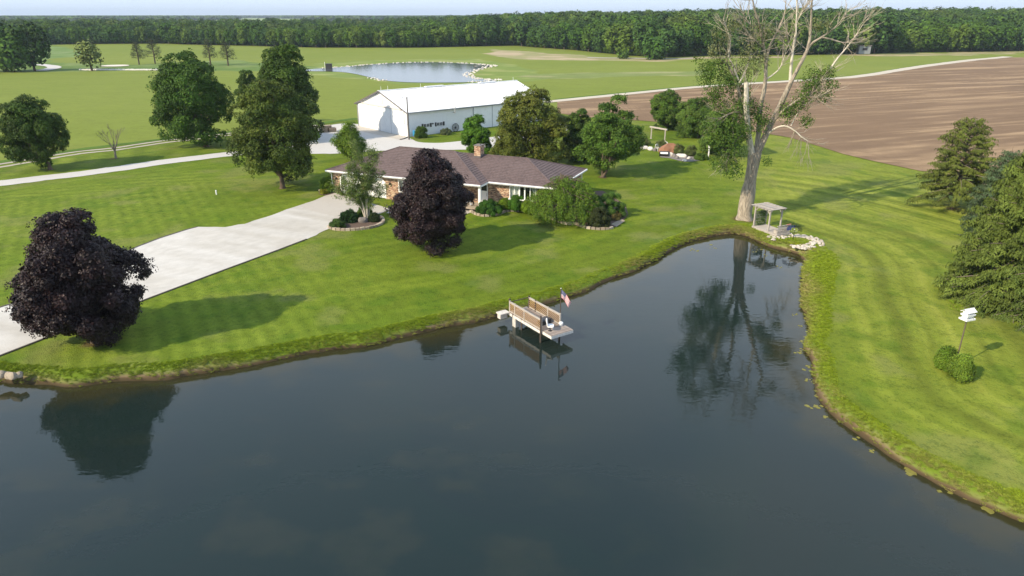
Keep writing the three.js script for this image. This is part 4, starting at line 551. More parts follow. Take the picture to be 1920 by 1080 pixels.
const B = {
  brick: std({ map: brickTex, bumpMap: brickBump, bumpScale: .012, roughness: .92 }), roof: std({ color: [.138, .101, .097], map: roofTex, roughness: .85 }), white: std({ color: [.80, .80, .79], roughness: .5 }), whiteMatt: std({ color: [.78, .78, .76], map: grain(.88, 1.04, 10, 723), roughness: .75 }),
  dark: std({ color: [.02, .02, .022], roughness: .6 }), iron: std({ color: [.03, .028, .028], roughness: .5, metalness: .3 }), curtain: std({ color: [.72, .72, .69], roughness: .95 }), glass: phys({ color: [.96, .98, .97], transmission: 1, thickness: 0, roughness: .02, ior: 1.5, side: THREE.DoubleSide }),
  stone: std({ color: [.36, .30, .225], map: grain(.6, 1.15, 9, 725), roughness: .95 }), pale: std({ color: [.62, .58, .52], map: grain(.65, 1.1, 7, 727), roughness: .92 }), grey: std({ color: [.20, .18, .165], map: grain(.55, 1.15, 7, 729), roughness: .95 }), wood: std({ color: [.33, .265, .20], map: woodTex, roughness: .9 }), grayWood: std({ color: [.40, .365, .325], map: woodTex, roughness: .92 }), tanWood: std({ color: [.74, .52, .29], map: woodTex, roughness: .85 }), darkWood: std({ color: [.075, .055, .042], map: woodTex, roughness: .9 }), mulch: std({ color: [.105, .07, .052], map: soilTex, roughness: 1, bumpMap: soilTex, bumpScale: .05 }), metal: std({ color: [.5, .5, .5], metalness: .6, roughness: .45 }),
};
const P = g => planar(Array.isArray(g) ? merge(g) : g);
const shp = pts => { const s = new THREE.Shape(); pts.forEach(([x, y], i) => i ? s.lineTo(x, y) : s.moveTo(x, y)); return s; };
const ext = (s, d, bevel = 0) => new THREE.ExtrudeGeometry(s, { depth: d, bevelEnabled: !!bevel, bevelSize: bevel, bevelThickness: bevel, bevelSegments: 1 });
function courses(A, Bp, C, D, step = .36, t = .05) { // roof slope laid in stepped courses from the eave A-B up to D-C
  A = new V3(...A); Bp = new V3(...Bp); C = new V3(...C); D = new V3(...D); const n = Bp.clone().sub(A).cross(D.clone().lerp(C, .5).sub(A)).normalize(); if (n.y < 0) n.negate(); const len = A.clone().lerp(Bp, .5).distanceTo(D.clone().lerp(C, .5)), N = Math.round(len / step), v = [], q = (a, b, c, d) => { for (const p of [a, b, c, a, c, d]) v.push(p.x, p.y, p.z); };
  for (let i = 0; i < N; i++) { const l = k => A.clone().lerp(D, k), r = k => Bp.clone().lerp(C, k), a0 = l(i / N).addScaledVector(n, t), b0 = r(i / N).addScaledVector(n, t), a1 = l((i + 1) / N).addScaledVector(n, .012), b1 = r((i + 1) / N).addScaledVector(n, .012), a = l(i / N), b = r(i / N); q(a0, b0, b1, a1); q(a, b, b0, a0); }
  return planar(tri(v));
}
{
  const th = Math.atan2(-.392, .92), O = [-21.66, 1.38, -81.17], t = thing('brick_house', 'long low brick house with a brown hipped roof and two white garage doors', 'house', O, th), e = 2.72;
  const hole = pts => { const h = new THREE.Path(); pts.forEach(([x, y], i) => i ? h.lineTo(x, y) : h.moveTo(x, y)); return h; };
  const oct = (x0, x1, h, c, y0 = 0) => [[x0, y0], [x1, y0], [x1, h - c], [x1 - c, h], [x0 + c, h], [x0, h - c]];
  const f1 = shp([[.55, -.3], [1.63, -.3], [1.63, 1.75], [1.98, 2.12], [3.94, 2.12], [4.29, 1.75], [4.29, -.3], [4.95, -.3], [4.95, 1.75], [5.30, 2.12], [7.23, 2.12], [7.58, 1.75], [7.58, -.3], [14.6, -.3], [14.6, e - .04], [.55, e - .04]]); f1.holes.push(hole([[9.5, .95], [11.1, .95], [11.1, 2.2], [9.5, 2.2]]));
  const f2 = shp([[14.6, -.3], [27.1, -.3], [27.1, e - .04], [14.6, e - .04]]); f2.holes.push(hole([[18.55, .12], [19.6, .12], [19.6, 2.4], [18.55, 2.4]]), hole([[22.2, 1.0], [25.3, 1.0], [25.3, 2.5], [22.2, 2.5]]));
  mesh('brick_wall', P([ext(f1, .25).translate(0, 0, -.85), ext(f2, .25).translate(0, 0, -2.75), bx(.25, e + .26, 11.2, .675, e / 2 - .17, -6.46), bx(.25, e + .26, 9.2, 26.975, e / 2 - .17, -7.36), bx(26.55, e + .26, .25, 13.825, e / 2 - .17, -12.09), bx(.25, e + .26, 1.648, 14.475, e / 2 - .17, -1.676)]), B.brick, t);
  mesh('porch_floor', P(bx(5.3, .14, 2.4, 17.3, .05, -1.35)), B.stone, t);
  // roof
  const hp = 6.3, R = [[0, e, 0], [19.95, e, 0], [19.95, e, -12.6], [0, e, -12.6], [6.3, e + 2.1, -6.3], [13.65, e + 2.1, -6.3]], e2 = e - .012, S = [[11, e2, -1.87], [27.7, e2, -1.87], [27.7, e2, -12.58], [11, e2, -12.58], [11, e2 + 1.785, -7.225], [22.345, e2 + 1.785, -7.225]];
  for (const q of [[R[0], R[1], R[5], R[4]], [R[1], R[2], R[5], R[5]], [R[2], R[3], R[4], R[5]], [R[3], R[0], R[4], R[4]], [S[0], S[1], S[5], S[4]], [S[1], S[2], S[5], S[5]], [S[2], S[3], S[4], S[5]]]) mesh('roof_slope', courses(...q), B.roof, t);
  const cap = (a, b) => bar([a[0], a[1] + .045, a[2]], [b[0], b[1] + .045, b[2]], .2, .05);
  mesh('roof_ridge', P([cap(R[4], R[5]), cap(R[0], R[4]), cap(R[1], R[5]), cap(R[3], R[4]), cap(S[4], S[5]), cap(S[1], S[5]), cap(S[2], S[5])]), B.roof, t);
  // eaves: white fascia, gutters and soffit
  const fb = (a, b) => [bar([a[0], e - .1, a[1]], [b[0], e - .1, b[1]], .06, .2)];
  mesh('fascia', [...fb([0, 0], [19.95, 0]), ...fb([19.95, .03], [19.95, -1.84]), ...fb([19.98, -1.87], [27.7, -1.87]), ...fb([27.7, -1.84], [27.7, -12.6]), ...fb([0, -.03], [0, -12.6]), ...fb([.03, -12.6], [27.67, -12.6])], B.white, t);
  mesh('gutter', [bar([.05, e - .03, .09], [19.95, e - .03, .09], .12, .12), bar([20.06, e - .03, -1.78], [27.7, e - .03, -1.78], .12, .12), bar([27.79, e - .03, -1.9], [27.79, e - .03, -12.4], .12, .12)], B.white, t);
  mesh('soffit', [bx(19.8, .03, 12.4, 9.95, e - .185, -6.3), bx(7.7, .03, 10.5, 23.82, e - .187, -7.2)], B.white, t);
  mesh('downspout', [bar([.3, e - .15, -.1], [.42, e - .5, -.52], .08), bar([.42, e - .5, -.52], [.42, 0, -.52], .08)], B.white, t);
  mesh('downspout', [bar([27.6, e - .15, -11.9], [27.3, e - .5, -12], .08), bar([27.3, e - .5, -12.02], [27.3, 0, -12.02], .08)], B.white, t);
  // garage doors
  for (const [x0, x1] of [[1.63, 4.29], [4.95, 7.58]]) {
    const fr = shp(oct(x0 - .14, x1 + .14, 2.26, .42)); fr.holes.push(hole(oct(x0 + .002, x1 - .002, 2.118, .37, .001))); mesh('door_trim', ext(fr, .06).translate(0, 0, -.62), B.white, t);
    const d = mesh('garage_door', ext(shp(oct(x0 - .02, x1 + .02, 2.15, .36)), .05).translate(0, 0, -.80), B.white, t), w = (x1 - x0 - .1) / 4;
    const pg = new THREE.BoxGeometry(w - .14, .36, .025); for (let i = 0; i < 4; i++) for (let j = 0; j < 4; j++) { if (j === 3 && (i === 0 || i === 3)) continue; const p = mesh('panel', pg, B.white, d); p.position.set(x0 + .05 + (i + .5) * w, .27 + j * .51, -.745); }
  }
  const lantern = (x, y, z) => { const l = mesh('wall_lantern', [bx(.1, .2, .04, x, y, z + .02), bx(.05, .05, .14, x, y + .06, z + .1), cyl(.055, .085, .2, x, y - .16, z + .17, 6), cyl(.11, .02, .09, x, y + .045, z + .17, 6)], B.iron, t); return l; };
  lantern(1.05, 1.75, -.6); lantern(8.35, 1.75, -.6);
  // small window in the garage wing
  { const w = mesh('window', [bx(1.76, .09, .1, 10.3, .93, -.58), bx(1.76, .09, .1, 10.3, 2.22, -.58), bx(.09, 1.2, .1, 9.465, 1.575, -.58), bx(.09, 1.2, .1, 11.135, 1.575, -.58), bx(.05, 1.2, .05, 10.3, 1.575, -.66)], B.white, t); mesh('pane', bx(1.58, 1.24, .01, 10.3, 1.575, -.7), B.glass, w); mesh('curtain', bx(1.7, 1.4, .04, 10.3, 1.575, -.95), B.curtain, w); }
  // front door, deep under the porch, and its column
  { const d = mesh('front_door', [bx(.92, 2.16, .06, 19.08, 1.21, -2.66)], B.white, t); mesh('pane', ext(shp([[18.74, 1.5], [19.42, 1.5], [19.42, 2.1], [19.26, 2.2], [18.9, 2.2], [18.74, 2.1]]), .02).translate(0, 0, -2.63), phys({ color: [.02, .025, .03], roughness: .05 }), d); mesh('handle', [bx(.05, .3, .05, 19.44, 1.08, -2.6), cyl(.025, .025, .1, 19.44, 1.16, -2.58, 8)], B.iron, d); mesh('door_frame', [bx(.09, 2.3, .3, 18.59, 1.27, -2.58), bx(.09, 2.3, .3, 19.57, 1.27, -2.58), bx(1.07, .1, .3, 19.08, 2.37, -2.58)], B.white, t); }
  mesh('porch_column', [bx(.26, e - .28, .26, 19.62, .1 + (e - .28) / 2, -.42), bx(.34, .1, .34, 19.62, .17, -.42), bx(.34, .1, .34, 19.62, e - .24, -.42)], B.white, t);
  // picture window
  { const X = [22.2, 22.78, 23.36, 23.98, 24.6, 25.3], gs = [bx(3.22, .1, .34, 23.75, .96, -2.42), bx(3.1, .1, .3, 23.75, 2.49, -2.44)]; X.forEach((x, i) => gs.push(bx(i === 2 || i === 3 ? .13 : .07, 1.42, .14, x + (i === 0 ? .035 : i === 5 ? -.035 : 0), 1.73, -2.5))); const w = mesh('picture_window', gs, B.white, t); for (let i = 0; i < 5; i++) mesh('pane', bx(X[i + 1] - X[i] - .08, 1.42, .01, (X[i] + X[i + 1]) / 2, 1.73, -2.5), B.glass, w);
    const fold = (x0, x1) => { const n = 40, pts = []; for (let i = 0; i <= n; i++) pts.push([lerp(x0, x1, i / n), -2.72 + .035 * Math.sin(i * 1.3)]); const v = []; for (let i = 0; i < n; i++) { const [a, b] = pts[i], [c, d] = pts[i + 1]; for (const q of [[a, .95, b], [c, .95, d], [c, 2.5, d], [a, .95, b], [c, 2.5, d], [a, 2.5, b]]) v.push(...q); } return tri(v); };
    mesh('curtain', [fold(22.22, 23.32), fold(24.68, 25.28)], B.curtain, w); mesh('room', [bx(3.2, .05, 1.6, 23.75, .9, -3.55), bx(3.2, .05, 1.6, 23.75, 2.6, -3.55), bx(3.2, 1.7, .05, 23.75, 1.75, -4.35), bx(.05, 1.7, 1.6, 22.15, 1.75, -3.55), bx(.05, 1.7, 1.6, 25.35, 1.75, -3.55)], std({ color: [.09, .075, .06] }), w); }
  // chimney
  { const c = mesh('chimney', P(bx(.78, 2.9, 1.02, 16.5, e + 1.45, -6.92)), B.brick, t); mesh('chimney_cap', P([bx(.9, .07, 1.14, 16.5, e + 2.93, -6.92), bx(.34, .09, .34, 16.5, e + 3.0, -6.92)]), B.grey, c); mesh('flashing', [bx(.82, .3, .05, 16.5, e + 1.60, -6.40), bx(.05, .3, 1.0, 16.09, e + 1.72, -6.92), bx(.05, .3, 1.0, 16.91, e + 1.72, -6.92)], std({ color: [.10, .085, .085], roughness: .6 }), c); }
  mesh('roof_vent', cyl(.05, .05, .4, 14.7, e + 1.2, -4.6, 8), B.grey, t);
}
// things on and before the porch
const hw = (x, y, z) => { const c = .92, s = .392; return [-21.66 + x * c - z * s, 1.38 + y, -81.17 + x * s + z * c]; }, HT = Math.atan2(-.392, .92);
{
  const t = thing('garden_chair', 'white slatted chair on the shady porch of the brick house', 'chair', hw(17.0, .13, -1.95), HT + .3), s = []; for (let i = 0; i < 5; i++) s.push(ext(shp([[-.05, 0], [.05, 0], [.05, .72 - .05 * Math.abs(i - 2)], [0, .75 - .05 * Math.abs(i - 2)], [-.05, .72 - .05 * Math.abs(i - 2)]]), .025).rotateX(-.28).translate((i - 2) * .115, .32, -.2)); mesh('backrest', s, B.white, t); mesh('seat', [0, 1, 2, 3].map(i => bx(.6, .03, .11, 0, .36 + i * .02, -.15 + i * .13)), B.white, t); for (const x of [-.3, .3]) for (const z of [-.2, .3]) mesh('leg', bx(.05, .42, .07, x, .2, z), B.white, t); for (const x of [-.34, .34]) mesh('armrest', bx(.1, .03, .62, x, .58, .05), B.white, t);
  const g = thing('goose_statue', 'little white goose statue beside the porch steps', 'statue', hw(18.3, .13, -.9), HT); const bd = new THREE.SphereGeometry(.16, 14, 10).scale(.8, .85, 1.4).translate(0, .17, 0); mesh('body', [bd, limb(curve([[0, .22, .14], [0, .4, .2], [0, .52, .18]], 6), [.075, .06, .05, .045, .042, .04, .04], 8), new THREE.SphereGeometry(.06, 10, 8).scale(1, 1, 1.25).translate(0, .55, .2)], B.white, g); mesh('beak', new THREE.ConeGeometry(.025, .09, 7).rotateX(1.6).translate(0, .545, .3), std({ color: [.6, .28, .04] }), g);
  const f = thing('garden_fountain', 'white three-tiered fountain before the brick wall', 'fountain', [...(p => [p.x, p.y, p.z])(at(918, 382))]); mesh('basin', lathe([[.01, 0], [.42, 0], [.4, .12], [.25, .16], [.2, .55], [.3, .62], [.62, .74], [.66, .84], [.6, .84], [.5, .76], [.02, .72]], 28), B.whiteMatt, f); mesh('tier', lathe([[.02, .7], [.11, .72], [.08, .9], [.1, 1.02], [.33, 1.1], [.36, 1.17], [.3, 1.16], [.02, 1.1]], 24), B.whiteMatt, f); mesh('tier', lathe([[.02, 1.08], [.07, 1.1], [.05, 1.24], [.07, 1.32], [.2, 1.38], [.22, 1.43], [.17, 1.42], [.05, 1.4], [.05, 1.5], [.07, 1.56], [.03, 1.66], [.005, 1.7]], 20), B.whiteMatt, f);
  const st = thing('stone_steps', 'pale stone steps leading up to the porch beside the clipped shrub', 'steps', [...(p => [p.x, p.y - .1, p.z])(at(885, 389))], HT); for (let i = 0; i < 4; i++) mesh('step', P(bx(1.7, .15, .42, 0, .1 + .12 * i, .6 - .4 * i)), B.stone, st);
}
// planting beds with stone edging
const bedPx = [[880, 394], [892, 402], [908, 405], [930, 403], [950, 396.5], [985, 395.5], [1012, 402.5], [1038, 411.5], [1063, 420.5], [1100, 427.5], [1130, 430], [1154, 426], [1168, 415], [1178, 402], [1172, 384], [1130, 358], [1060, 362], [1000, 372], [940, 378], [905, 382]], birchPx = [[616, 424], [622, 418], [640, 406], [668, 399], [700, 401], [717, 412], [716, 419], [700, 426], [668, 430.5], [640, 431], [622, 428]];
struct('planting_bed', sheet(dense(pxPoly(bedPx), 1.2), [], () => 1.5, .04, null), B.mulch); struct('planting_bed', sheet(dense(pxPoly(birchPx), 1.2), [], () => 1.5, .04, null), B.mulch); struct('planting_bed', sheet(dense(pxPoly([[597, 360], [625, 357], [630, 362], [612, 367], [600, 366]]), 1.2), [], () => 1.5, .045, null), B.mulch);
struct('paving_slab', sheet(pxPoly([[1146, 421], [1165, 411], [1172, 415], [1156, 426]]), [], () => 1.5, .055, null), B.stone);
function rockGeo(s, w, h, d) { const g = new THREE.IcosahedronGeometry(1, 2), p = g.attributes.position; for (let i = 0; i < p.count; i++) { const x = p.getX(i), y = p.getY(i), z = p.getZ(i), k = .72 + .56 * vn(x * 1.3 + s * 3, y * 1.3 + z * 1.7 + s, s); p.setXYZ(i, x * k * w / 2, Math.max(-.35, y * k) * h / 2, z * k * d / 2); } return P(g); }
const STONEGEO = [1, 2, 3, 4].map(s => rockGeo(s, 1, 1, 1)), BLOCK = [1, 2, 3].map(s => { const g = new THREE.BoxGeometry(1, 1, 1, 2, 2, 2), p = g.attributes.position; for (let i = 0; i < p.count; i++) { const x = p.getX(i), y = p.getY(i), z = p.getZ(i), n = vn(x * 5 + s * 9, y * 5 + z * 7, s) * .16; p.setXYZ(i, x * (1 - n), y * (1 - n * .6), z * (1 - n)); } return P(g); });
const stoneM = [[.36, .29, .21], [.42, .35, .26], [.30, .25, .19], [.47, .40, .31]].map(c => std({ color: c, map: B.stone.map, roughness: .95 }));
for (const [px, label] of [[[[882, 397], [893, 403], [908, 406], [930, 404], [950, 397.5], [985, 396.5], [1012, 403.5], [1038, 412.5], [1063, 421.5], [1078, 421], [1100, 428.5], [1130, 431], [1155, 427.5]], 'low tan stone edging curving along the planting bed before the house'], [[[616, 426], [622, 430], [640, 432.5], [668, 431.8], [700, 427], [716, 420], [719, 413], [712, 407]], 'low tan stone edging around the birch bed beside the driveway']]) {
  const r = rng(741), t = thing('stone_edging', label, 'edging'), C = smooth(px.map(p => at(...p)), 300, false); let acc = 0, last = C[0]; for (const p of C) { acc = p.distanceTo(last); if (acc < .46) continue; const y = Math.atan2(-(p.z - last.z), p.x - last.x), m = mesh('stone', BLOCK[Math.floor(r() * 3)], stoneM[Math.floor(r() * 4)], t); m.position.set((p.x + last.x) / 2, p.y + .1, (p.z + last.z) / 2); m.rotation.y = y + (r() - .5) * .16; m.scale.set(.44, .26 + r() * .08, .26 + r() * .06); last = p; }
}
const rock = (x, y, w, h, d, mat, label, s, group, name = 'boulder') => { const p = at(x, y), t = mesh(name, STONEGEO[s % 4], mat); t.position.copy(p).y += h * .2; t.scale.set(w, h * 1.5, d); t.rotation.y = s * 1.7; return tag(t, label, 'rock', group); };
rock(659, 416, .75, .55, .6, B.grey, 'grey boulder in the birch bed beside the hosta', 1); rock(681, 417, .95, .6, .7, B.grey, 'grey boulder close to the birch trunks', 2); rock(637, 424, .7, .45, .6, B.grey, 'grey boulder between juniper and mulch in the birch bed', 3); rock(605, 360, .9, .45, .6, B.stone, 'brown stone at the garage corner bed', 4); rock(617, 361, .6, .35, .5, B.grey, 'small grey stone at the foot of the garage shrub', 5);

// ---------------------------------------------------------------- the white machine barn
{
  const th = Math.atan2(.65, .76), t = thing('white_barn', 'long white metal barn with sliding doors and a plain gable roof', 'barn', [-17.66, 1.38, -121.45], th), e = 4.2, pk = 6.95, W = 17, L = 31.4;
  const siding = std({ color: [.74, .75, .76], map: grain(.9, 1.03, 8, 751), roughness: .55 }), roofM = std({ color: [.82, .82, .82], roughness: .45 }), trim = std({ color: [.115, .10, .10], roughness: .6 }), greyTrim = std({ color: [.26, .27, .29], roughness: .6 });
  const gab = shp([[0, -.3], [-W, -.3], [-W, e], [-W / 2, pk - .12], [0, e]]); const gable = () => ext(gab, .12).rotateY(-Math.PI / 2); // shape's x becomes local z
  const g1 = gable(); g1.computeBoundingBox(); g1.translate(.12 - g1.boundingBox.max.x, 0, 0); if (g1.boundingBox.max.z > 1) g1.scale(1, 1, -1);
  const g2 = g1.clone().translate(L - .12, 0, 0); mesh('gable_wall', [g1], siding, t); mesh('gable_wall', [g2], siding, t); mesh('long_wall', [bx(L - .24, e + .3, .12, L / 2, e / 2 - .15, -.06)], siding, t); mesh('long_wall', [bx(L - .24, e + .3, .12, L / 2, e / 2 - .15, -W + .06)], siding, t);
  const ribs = []; for (let x = .25; x < L; x += .3) { if (x > 13.8 && x < 26.9) continue; ribs.push(bx(.035, e - .1, .03, x, e / 2 - .05, .012)); } for (let z = -.3; z > -W; z -= .3) ribs.push(bx(.03, lerp(e, pk - .3, 1 - Math.abs(z + W / 2) / (W / 2)) - .06, .035, -.012, lerp(e, pk - .3, 1 - Math.abs(z + W / 2) / (W / 2)) / 2, z)); mesh('siding_ribs', ribs, siding, t, 'stuff');
  // roof: two sheets with overhang and thickness
  const sl = (pk - e) / (W / 2), ov = .45; for (const s of [1, -1]) { const y1 = e - ov * sl, z0 = s > 0 ? ov : -W - ov; const sec = s > 0 ? [[z0, y1], [-W / 2, pk], [-W / 2, pk + .1], [z0, y1 + .1]] : [[-W / 2, pk], [z0, y1], [z0, y1 + .1], [-W / 2, pk + .1]]; const g = ext(shp(sec.map(([z, y]) => [-z, y])), L + .8).rotateY(Math.PI / 2); g.computeBoundingBox(); g.translate(-.4 - g.boundingBox.min.x, 0, 0); g.computeBoundingBox(); const zc = s > 0 ? (ov - W / 2) / 2 : (-W - ov - W / 2) / 2; g.translate(0, 0, zc - (g.boundingBox.min.z + g.boundingBox.max.z) / 2); const r = mesh('roof_sheet', g, roofM, t); const seam = []; for (let x = .3; x < L; x += .92) seam.push(bar([x, y1 + .12, z0], [x, pk + .12, -W / 2 + s * .1], .035, .03)); mesh('roof_seams', seam, roofM, r, 'stuff'); }
  mesh('ridge_cap', [bx(L + .84, .06, .5, L / 2, pk + .12, -W / 2)], roofM, t); for (const x of [11.5, 24]) mesh('ridge_vent', bx(4, .16, .6, x, pk + .2, -W / 2), roofM, t); for (const x of [.2, 1.6, 8.5, 20.5, 27, 30.8]) mesh('lightning_rod', cyl(.03, .02, .7, x, pk + .12, -W / 2, 6), B.white, t);
  const rk = s => bar([-.43, e - ov * sl + .03, s > 0 ? ov : -W - ov], [-.43, pk + .03, -W / 2], .05, .2); mesh('rake_trim', [rk(1), rk(-1)], trim, t); mesh('eave_trim', [bx(L + .7, .16, .06, L / 2, e - ov * sl, ov + .03), bx(L + .7, .16, .06, L / 2, e - ov * sl, -W - ov - .03)], greyTrim, t); mesh('corner_trim', [bx(.16, e - .1, .16, -.02, e / 2, .0), bx(.16, e - .1, .16, -.02, e / 2, -W)], greyTrim, t);
  // gable doors
  const zs = [-1.0, -5.3, -9.1, -12.9, -16.6]; for (let i = 0; i < 4; i++) { const d = mesh('sliding_door', bx(.07, 4.25, zs[i] - zs[i + 1] - .05, -.08, 2.15, (zs[i] + zs[i + 1]) / 2), siding, t); mesh('door_edge', [bx(.09, 4.25, .06, -.085, 2.15, zs[i + 1] + .03)], greyTrim, d); } mesh('door_track', bx(.2, .2, 13.4, -.14, 4.42, -8.4), std({ color: [.55, .52, .50] }), t); { const d = mesh('walk_door', bx(.08, 2.05, .95, -.05, 1.05, -.5), B.white, t); mesh('door_frame', [bx(.1, 2.1, .05, -.06, 1.05, 0), bx(.1, 2.1, .05, -.06, 1.05, -1), bx(.1, .05, 1.05, -.06, 2.11, -.5)], greyTrim, d); }
  { const s = mesh('gable_sign', bx(.05, 1.15, 1.1, -.03, 5.5, -W / 2), B.white, t); mesh('sign_border', [bx(.07, .07, 1.2, -.04, 6.1, -W / 2), bx(.07, .07, .8, -.04, 4.9, -W / 2 + .2), bx(.07, 1.2, .07, -.04, 5.5, -W / 2 + .56), bx(.07, .6, .07, -.04, 5.8, -W / 2 - .56), bx(.07, .06, .5, -.04, 5.55, -W / 2 - .3), bx(.07, .55, .06, -.04, 5.8, -W / 2 - .1)], std({ color: [.46, .46, .47] }), s); }
  // long wall: windows with shutters, ornament, wheel, vent pipe, doors
  for (const x of [2.75, 5.5]) { const w = mesh('window', [bx(1.3, .05, .05, x + 1.03, 1.92, .05), bx(1.3, .05, .05, x + 1.03, 1.34, .05), bx(.06, .54, .05, x + 1.03, 1.63, .05)], B.white, t); for (const k of [.72, 1.34]) { mesh('pane', bx(.5, .52, .03, x + k, 1.63, .02), phys({ color: [.03, .035, .045], roughness: .08 }), w); mesh('muntin', [bx(.03, .52, .02, x + k, 1.63, .045)], B.white, w); } for (const k of [.18, 1.88]) mesh('shutter', [bx(.34, .68, .05, x + k, 1.63, .045), ...[-.2, -.07, .07, .2].map(y => bx(.26, .04, .02, x + k, 1.63 + y, .078, 0, .5))], B.dark, t); }
  mesh('eagle_ornament', [ext(shp([[-.26, .06], [-.1, .12], [0, .18], [.1, .12], [.26, .06], [.1, 0], [.03, -.14], [-.03, -.14], [-.1, 0]]), .04).translate(5.07, 1.78, .03)], B.dark, t);
  mesh('vent_pipe', [cyl(.09, .09, 1.6, 9.5, 3.3, .62, 10), bar([9.5, 3.4, .62], [9.5, 3.4, 0], .12)], B.metal, t);
  { const d = mesh('walk_door', bx(.9, 2.0, .06, 13.1, 1.02, .02), B.white, t); mesh('door_frame', [bx(.06, 2.08, .08, 12.62, 1.04, .03), bx(.06, 2.08, .08, 13.58, 1.04, .03), bx(1.02, .06, .08, 13.1, 2.1, .03)], std({ color: [.6, .61, .62] }), d); }
  const xs = [13.95, 18.3, 22.44, 26.8]; for (let i = 0; i < 3; i++) { const d = mesh('sliding_door', bx(xs[i + 1] - xs[i] - .06, 3.85, .06, (xs[i] + xs[i + 1]) / 2, 1.95, .07), siding, t); mesh('door_edge', [bx(.1, 3.85, .08, xs[i] + .05, 1.95, .075)], greyTrim, d); } mesh('door_track', bx(17.5, .16, .16, 18.6, 3.95, .12), greyTrim, t);
  const b2w = (x, y, z) => { const c = Math.cos(th), s = Math.sin(th); return [-17.66 + x * c + z * s, 1.38 + y, -121.45 - x * s + z * c]; };
  { const w = thing('wagon_wheel', 'dark spoked wagon wheel leaning on the white barn wall', 'wheel', b2w(9.8, .72, .22), th); w.rotation.x = 0; mesh('rim', new THREE.TorusGeometry(.68, .05, 8, 36), B.dark, w); mesh('hub', new THREE.CylinderGeometry(.11, .11, .16, 12).rotateX(Math.PI / 2), B.dark, w); for (let i = 0; i < 12; i++) mesh('spoke', bar([0, 0, 0], [Math.cos(i * .5236) * .66, Math.sin(i * .5236) * .66, 0], .04), B.dark, w); }
  { const p = b2w(.75, -.02, .75), t2 = thing('barrel', 'blue plastic barrel on blocks at the barn corner', 'barrel', p); mesh('drum', lathe([[.01, .2], [.28, .2], [.31, .26], [.31, .5], [.325, .53], [.31, .56], [.31, .85], [.325, .88], [.31, .91], [.31, 1.14], [.27, 1.2], [.01, 1.2]], 20), std({ color: [.03, .22, .42], roughness: .4 }), t2); mesh('block', P([bx(.7, .2, .24, 0, .1, .18), bx(.7, .2, .24, 0, .1, -.18)]), B.grey, t2); mesh('bung', [cyl(.05, .05, .04, .12, 1.2, 0, 10)], B.white, t2); }
  { const b = at(767, 262), h = 78 * mpp(b) / .985, t2 = thing('yard_light_pole', 'tall grey light pole at the barn corner', 'lamp post', [b.x, b.y, b.z]); mesh('pole', cyl(.15, .1, h, 0, -.1, 0, 10), std({ color: [.17, .16, .155], map: barkTex, roughness: .9 }), t2); mesh('lamp_arm', bar([0, h - .4, 0], [-.75, h - .15, .2], .06), B.metal, t2); mesh('lamp_head', lathe([[.01, .14], [.12, .12], [.2, 0], [.16, -.03], [.01, -.06]], 14).translate(-.85, h - .18, .22), B.metal, t2); }
  { const c = curve([at(750, 262.5), at(756, 261.5), at(762, 259), at(766, 257)].map(p => p.setY(p.y + .08)), 14); tag(mesh('drain_pipe', limb(c, c.map(() => .09), 8), B.dark), 'black drain pipe lying on the gravel at the barn corner', 'pipe'); }
  { const b = at(615, 247.5), t2 = thing('pallet_stack', 'stack of brown wooden crates and pallets on the gravel yard', 'pallets', [b.x, b.y, b.z], .5); for (const [x, y, z, w, h, d] of [[-.8, 0, 0, 1.3, .8, 1.2], [.7, 0, .1, 1.3, .75, 1.2], [-.1, .8, 0, 1.4, .4, 1.1]]) { const gs = []; for (let k = 0; k < 5; k++) gs.push(bx(w, h / 6, d, x, y + h * (k + .5) / 5, z + (k % 2) * .02)); mesh('crate', P(gs), B.wood, t2); } }
}

